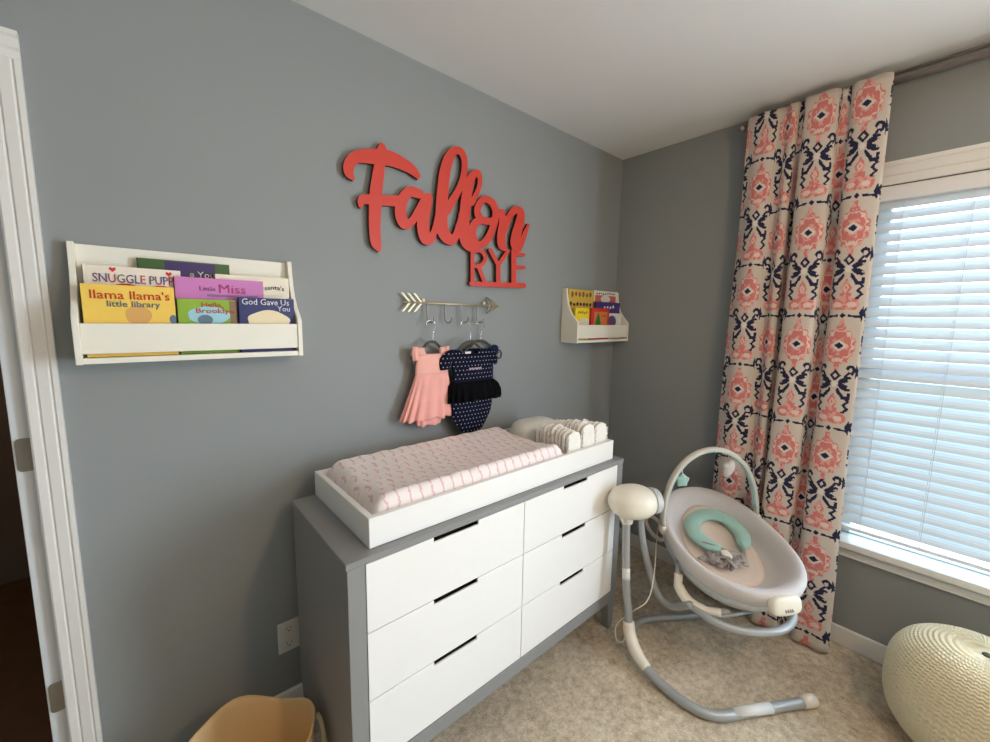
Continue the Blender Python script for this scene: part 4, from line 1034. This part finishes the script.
# ------------------------------------------------------------------ baby swing
S0 = Vector((-0.786, -0.649, 0.0))
hd = -2.148
F = Vector((math.cos(hd), math.sin(hd), 0)); LT = Vector((-math.sin(hd), math.cos(hd), 0)); ZZ = Vector((0, 0, 1))
def S(f, l, z): return S0 + F * f + LT * l + ZZ * z
sw = thing('baby_swing', 'white and grey baby swing seat beside the dresser and curtain', 'baby swing', (S0.x, S0.y, 0))
# motor housing
bm = bmesh.new()
mc = S(0.0, -0.005, 0.690)
ellipsoid(bm, mc, (LT * .104, F * .088, ZZ * .070), 36, 20, 0.93)
obj('motor_housing', bm, M['sw_white'], sw, smooth=True)
bm = bmesh.new()
tube(bm, [mc + LT * .082, mc + LT * .112], [.055, .050], 28, squash=(1, 1.15, (0, 0, 1)))
obj('motor_hub', bm, M['sw_grey'], sw, smooth=True, bevel=.004)
bm = bmesh.new()
tube(bm, catmull([S(-.02, -.02, .645), S(-.015, -.02, .610), S(-.012, -.018, .585)], 4), [.040 - .0023 * i for i in range(9)], 20)
obj('motor_neck', bm, M['sw_white'], sw, smooth=True)
obj('leg_tube', T(catmull([S(-.018, -.02, .615), S(-.012, -.015, .45), S(.006, -.01, .27), S(.022, -.006, .20), S(.032, -.004, .115)], 8), .0165, 18), M['tube'], sw, smooth=True)
lb = bmesh.new(); tube(lb, catmull([S(-.006, -.0136, .385), S(-.001, -.0122, .330)], 3), .0170, 18)
obj('tube_label', lb, M['tubelabel'], sw, smooth=True)
bm = bmesh.new()
tube(bm, catmull([S(.028, -.004, .150), S(.040, -.003, .110), S(.075, -.001, .075), S(.120, .006, .052), S(.160, .018, .042)], 5), [.024 + .004 * math.sin(i / 20 * PI) - .004 * i / 20 for i in range(21)], 20)
obj('floor_joint', bm, M['sw_white'], sw, smooth=True)
fp = catmull([S(.110, .006, .046), S(.155, .017, .037), S(.215, .043, .027), S(.270, .075, .0225), S(.318, .108, .0215), S(.352, .150, .021), S(.368, .205, .021), S(.366, .300, .021), S(.362, .420, .021), S(.357, .560, .021)], 7)
obj('front_foot_tube', T(fp, .0185, 18), M['tube'], sw, smooth=True)
fl = T([S(.3668, .250, .0235), S(.3636, .405, .0235)], .0185, 18)
obj('warning_label', fl, M['tubelabel'], sw, smooth=True)
bm = bmesh.new(); tube(bm, [S(.3568, .545, .022), S(.3565, .575, .024), S(.3562, .598, .024), S(.356, .606, .023)], [.0215, .0235, .021, .013], 20)
obj('foot_cap', bm, M['sw_white'], sw, smooth=True)
rp = catmull([S(.060, -.002, .075), S(.0, .02, .040), S(-.07, .065, .026), S(-.115, .130, .022), S(-.128, .20, .021), S(-.125, .32, .021), S(-.12, .56, .021)], 7)
obj('rear_foot_tube', T(rp, .0165, 16), M['tube'], sw, smooth=True)
bm = bmesh.new(); tube(bm, [S(-.1205, .545, .022), S(-.120, .575, .024), S(-.120, .605, .023)], [.0195, .0215, .013], 20)
obj('foot_cap', bm, M['sw_white'], sw, smooth=True)
# swing arm from hub to seat loop
ap = catmull([S(-.01, .085, .675), S(-.075, .088, .600), S(-.095, .092, .530), S(-.070, .104, .420), S(-.030, .128, .300), S(-.012, .145, .248), S(.018, .163, .222), S(.070, .180, .236), S(.118, .187, .276), S(.158, .191, .310)], 6)
obj('swing_arm', T(ap, .0150, 16), M['tube'], sw, smooth=True)

# seat frame of reference
C0 = Vector((-0.409, -0.895, 0.488))
ti, ro = 0.25, 0.069
F3 = Vector((math.cos(hd) * math.cos(ti), math.sin(hd) * math.cos(ti), -math.sin(ti)))
N0 = F3.cross(LT)
L3 = LT * math.cos(ro) + N0 * math.sin(ro)
N3 = F3.cross(L3)
SA, SB, SS = 0.327, 0.252, 0.028
def Q(p, q, n): return C0 + F3 * p + L3 * q + N3 * n
def seat_ring(sc, h, n=72, sup=0.92, scl=None):
    out = []
    for k in range(n):
        t = 2 * PI * k / n
        c, s = math.cos(t), math.sin(t)
        cc, ss = math.copysign(abs(c) ** sup, c), math.copysign(abs(s) ** sup, s)
        out.append(Q(SA * sc * cc, SB * sc * ss, SS * cc * cc * sc * sc + h))
    return out
# deep bowl: profile of (scale, height)
seat_prof = [(.90, -.060), (.965, -.046), (.995, -.024), (1.0, -.004), (.985, .012), (.955, .020), (.915, .020), (.865, .012), (.82, -.004), (.775, -.030), (.73, -.055), (.66, -.078), (.55, -.095), (.38, -.104), (.18, -.108), (.04, -.109)]
bm = bmesh.new(); loft(bm, [seat_ring(a, h) for a, h in seat_prof], cap='end')
obj('seat_fabric', bm, M['seatcloth'], sw, smooth=True)
bm = bmesh.new(); loft(bm, [seat_ring(a, h) for a, h in ((.90, -.052), (.95, -.050), (.955, -.062), (.93, -.085), (.86, -.115), (.74, -.138), (.55, -.152), (.30, -.158), (.05, -.158))], cap='end')
obj('seat_shell', bm, M['sw_grey'], sw, smooth=True)
def bowl_h(p, q):
    rho = math.hypot(p / SA, q / SB)
    pr = sorted((a, h) for a, h in seat_prof[5:])
    h = pr[0][1]
    for (a, ha), (b, hb) in zip(pr[:-1], pr[1:]):
        if a <= rho <= b: h = ha + (hb - ha) * (rho - a) / (b - a); break
    else:
        if rho > pr[-1][0]: h = pr[-1][1]
    return h + SS * (p / SA) ** 2
# cream insert pad lying in the bowl
def patch(cp, cq, rp_, rq_, thick, n=48, m=10, lift=0.0):
    bm = bmesh.new(); rings = []
    for i in range(1, m + 1):
        s = i / m; rings.append([])
        for k in range(n):
            t = 2 * PI * k / n; p, q = cp + rp_ * s * math.cos(t), cq + rq_ * s * math.sin(t)
            rings[-1].append(Q(p, q, bowl_h(p, q) + lift + thick * math.sqrt(max(0, 1 - s ** 3))))
    V = [[bm.verts.new(v) for v in r] for r in rings]
    c = bm.verts.new(Q(cp, cq, bowl_h(cp, cq) + lift + thick))
    for k in range(n): bm.faces.new((c, V[0][k], V[0][(k + 1) % n]))
    for a, b in zip(V[:-1], V[1:]):
        for k in range(n): bm.faces.new((a[k], b[k], b[(k + 1) % n], a[(k + 1) % n]))
    # underside
    low = [bm.verts.new(v.co - N3 * .012) for v in V[-1]]
    for k in range(n): bm.faces.new((V[-1][k], low[k], low[(k + 1) % n], V[-1][(k + 1) % n]))
    bm.faces.new(low)
    return bm
obj('insert_pad', patch(-.035, .012, .215, .150, .020), M['seatpad'], sw, smooth=True)
# mint crescent head support, open toward the foot end
bm = bmesh.new(); rings = []
HC = (-.090, .030)
for k in range(41):
    t = math.radians(-152 + 304 * k / 40)
    w = (.037 * math.sqrt(max(.02, 1 - (abs(t) / math.radians(158)) ** 6)))
    rp_, rq_ = .110, .108
    p0, q0 = HC[0] - rp_ * math.cos(t), HC[1] + rq_ * math.sin(t)
    ring = []
    d = Vector((-math.cos(t) , math.sin(t)))
    for a in range(14):
        an = 2 * PI * a / 14
        p, q = p0 + d.x * w * math.cos(an), q0 + d.y * w * math.cos(an)
        ring.append(Q(p, q, max(bowl_h(p0, q0), -.080) + .034 + .018 * math.sin(an)))
    rings.append(ring)
loft(bm, rings)
obj('head_support', bm, M['mint'], sw, smooth=True)
# crumpled harness straps and buckle
bm = bmesh.new(); rnd = random.Random(3)
for k in range(9):
    p0, q0 = .035 + rnd.uniform(-.045, .05), -.035 + rnd.uniform(-.06, .06)
    pts = [Q(p0 + rnd.uniform(-.05, .05), q0 + rnd.uniform(-.05, .05), -.072 + rnd.uniform(0, .040)) for _ in range(4)]
    tube(bm, catmull(pts, 6), .012, 8, squash=(.25, 1.0))
obj('harness_straps', bm, M['harness'], sw, smooth=True)
bm = bmesh.new(); ellipsoid(bm, Q(.045, -.02, -.040), (F3 * .026, L3 * .020, N3 * .009), 20, 10, .7)
obj('harness_buckle', bm, M['sw_white'], sw, smooth=True)
# seat loop tube under the seat, front cross tube, joint bracket
lp = catmull([Q(.120, -.268, -.122), Q(.179, -.257, -.130), Q(.222, -.240, -.130), Q(.270, -.207, -.130), Q(.315, -.135, -.130), Q(.338, -.04, -.130), Q(.334, .04, -.130), Q(.302, .105, -.130), Q(.245, .14, -.130), (Q(.16, .15, -.150)), Q(.05, .15, -.17)], 7)
obj('seat_loop', T(lp, .0155, 16), M['tube'], sw, smooth=True)
obj('cross_tube', T([Q(.255, -.218, -.130), Q(.235, 0.02, -.150)], .008, 12), M['tube'], sw, smooth=True)
bm = bmesh.new(); tube(bm, catmull([Q(.085, -.262, -.070), Q(.110, -.270, -.110), Q(.165, -.258, -.132), Q(.215, -.225, -.128), Q(.25, -.17, -.112)], 5), [.017] * 5 + [.021] * 11 + [.016] * 5, 16)
obj('seat_joint', bm, M['sw_white'], sw, smooth=True)
obj('seat_strut', T([Q(.02, -.235, -.052), Q(.105, -.266, -.112)], .010, 12), M['tube'], sw, smooth=True)
# white side handle ring at the head end
hp = [Q(-.18 + .085 * math.cos(a), -.232 + .012 * math.sin(a) - .0, -.05 - .030 * (1 - math.cos(a * 1)) * .5 + .035 * math.sin(a)) for a in (2 * PI * k / 24 for k in range(24))]
obj('side_handle', T(hp, .009, 10, closed=True), M['seatpad'], sw, smooth=True)
# control pad on the foot end
cp0 = Q(.338, .000, .012)
nf = (F3 * .92 + N3 * .40).normalized(); uu = L3; vv = nf.cross(uu)
bm = bmesh.new(); ellipsoid(bm, cp0, (uu * .062, vv * .036, nf * .020), 32, 16, .62)
obj('control_pad', bm, M['sw_white'], sw, smooth=True)
bm = bmesh.new()
for k in range(4):
    b_ = cp0 + nf * .0203 + uu * (-.016 + k * .009) - vv * .012 * (1 if vv.z < 0 else -1) * -1
    tube(bm, [b_ + vv * .006, b_ - vv * .006 + uu * .002, b_ + uu * .006], .0016, 6)
obj('maker_mark', bm, M['inklogo'], sw)
# toy bar with two hanging toys
def rim(deg, sc=1.0, h=0.0):
    t = math.radians(deg); return Q(SA * sc * math.cos(t), SB * sc * math.sin(t), SS * math.cos(t) ** 2 * sc * sc + h)
B1, B2 = rim(110, 1.0, .0), rim(-108, 1.01, .0)
Mid = (B1 + B2) / 2; hv = (B1 - B2) / 2; apx = N3 * .340 - F3 * .100
arc_pts = [Mid - hv * math.cos(PI * k / 40) * (1 + .04 * math.sin(PI * k / 40)) + apx * (math.sin(PI * k / 40) ** .88) for k in range(41)]
side = apx.cross(hv).normalized()
bm = bmesh.new(); tube(bm, arc_pts, .0185, 14, squash=(.85, .55, side))
obj('toy_bar', bm, M['archcloth'], sw, smooth=True)
inner = [p + (Mid + apx * .3 - p).normalized() * .0085 for p in arc_pts[1:-1]]
bm = bmesh.new(); tube(bm, inner, .0150, 12, squash=(.98, .35, side))
obj('toy_bar_lining', bm, M['mintpl'], sw, smooth=True)
for b_ in (B1, B2):
    bm = bmesh.new(); ellipsoid(bm, b_ - N3 * .004, (F3 * .022, L3 * .017, N3 * .024), 20, 10, .8)
    obj('toy_bar_socket', bm, M['sw_white'], sw, smooth=True)
camdir = Vector((-.75, -.25, .35)).normalized()
# mint star
i1 = 12; sp_ = arc_pts[i1] - ZZ * .075 - hv.normalized() * -.010
bm = bmesh.new()
ua = ZZ; ub = Vector((.80, -.60, 0)); un = ua.cross(ub)
out = []
for k in range(10):
    a = PI / 2 + k * PI / 5; r_ = .058 if k % 2 == 0 else .030
    out.append(sp_ + ub * r_ * math.cos(a) + ua * r_ * math.sin(a))
f_ = bm.verts.new(sp_ + un * .022); g_ = bm.verts.new(sp_ - un * .022)
vs = [bm.verts.new(v) for v in out]
for k in range(10):
    bm.faces.new((f_, vs[k], vs[(k + 1) % 10])); bm.faces.new((g_, vs[(k + 1) % 10], vs[k]))
st = obj('star_toy', bm, M['mint'], sw, smooth=True, subsurf=2)
obj('toy_ribbon', T([arc_pts[i1], sp_ + ZZ * .025], .003, 6), M['archcloth'], st, smooth=True)
i2 = 26; wp_ = arc_pts[i2] - ZZ * .070 + hv.normalized() * -.012
bm = bmesh.new()
ellipsoid(bm, wp_, (ZZ * .040 + ub * .014, ub * .024 - ZZ * .006, un * .018), 20, 12)
ellipsoid(bm, wp_ + ZZ * .012 - ub * .012, (ZZ * .018, ub * .018, un * .013), 16, 10)
mo = obj('cloud_toy', bm, M['seatcloth'], sw, smooth=True)
obj('toy_ribbon', T([arc_pts[i2], wp_ + ZZ * .028], .003, 6), M['archcloth'], mo, smooth=True)
# thin power cord from the seat side down to the joint
cordp = catmull([rim(-125, 1.0, -.02), rim(-125, 1.02, -.10) + ZZ * -.02, S(.02, .105, .36), S(.06, .06, .27), S(.01, .02, .18), S(-.03, -.03, .09), S(.01, -.045, .05), S(.05, -.035, .075), S(.04, -.02, .115)], 8)
obj('power_cord', T(cordp, .0028, 8), M['sw_white'], sw, smooth=True)

# ------------------------------------------------------------------ knitted pouf
PC = Vector((-0.300, -1.666, 0.0)); PR, PH = 0.233, 0.395
bm = bmesh.new()
NC, NRW, SUBC, SUBR = 72, 46, 8, 5
nu, nv = NC * SUBC, NRW * SUBR
rings = []
for j_ in range(nv + 1):
    f = j_ / nv
    ph = PI * (0.0 + f)                       # 0 bottom pole .. pi top pole
    cs, sn = math.cos(ph), math.sin(ph)
    rr = PR * (abs(sn) ** 0.62)
    zz = PH / 2 - PH / 2 * math.copysign(abs(cs) ** 0.80, cs)
    ring = []
    for i in range(nu):
        a = 2 * PI * i / nu
        fx = (i / SUBC) % 1.0
        vfx = abs(2 * fx - 1)
        rowp = f * NRW + 0.50 * vfx
        h = (0.5 + 0.5 * math.cos(2 * PI * rowp)) ** .7 * (1 - 0.75 * math.exp(-((vfx - 1) / .16) ** 2)) * (1 - .45 * math.exp(-(vfx / .16) ** 2))
        cap_ = max(0.0, 1 - rr / .150) if f > .5 else 0.0
        h = h * (1 - .85 * cap_ ** .6) + .85 * cap_ ** .6 * (1 - vfx) * (0.75 + 0.25 * math.cos(2 * PI * rowp))
        amp = 0.0080 * min(1, .25 + rr / .10)
        d = -amp + amp * h
        edge = abs(sn) ** .6
        ring.append((PC.x + (rr + d * edge) * math.cos(a), PC.y + (rr + d * edge) * math.sin(a), max(0.001, zz + d * (1 - edge) * 1.0 - 0.012 * math.exp(-(rr / .05) ** 2) * (1 if f > .5 else 0) + d * .35 * (1 if f > .5 else 0))))
    rings.append(ring)
loft(bm, rings[1:-1])
pf = thing('knitted_pouf', 'cream chunky-knit round pouf on the carpet under the window', 'pouf', PC)
obj('knit_cover', bm, M['pouf'], pf, smooth=True)
bm = bmesh.new(); ellipsoid(bm, PC + Vector((0, 0, PH - .012)), ((.012, 0, 0), (0, .012, 0), (0, 0, .006)), 14, 8)
obj('centre_knot', bm, M['hanger'], pf, smooth=True)
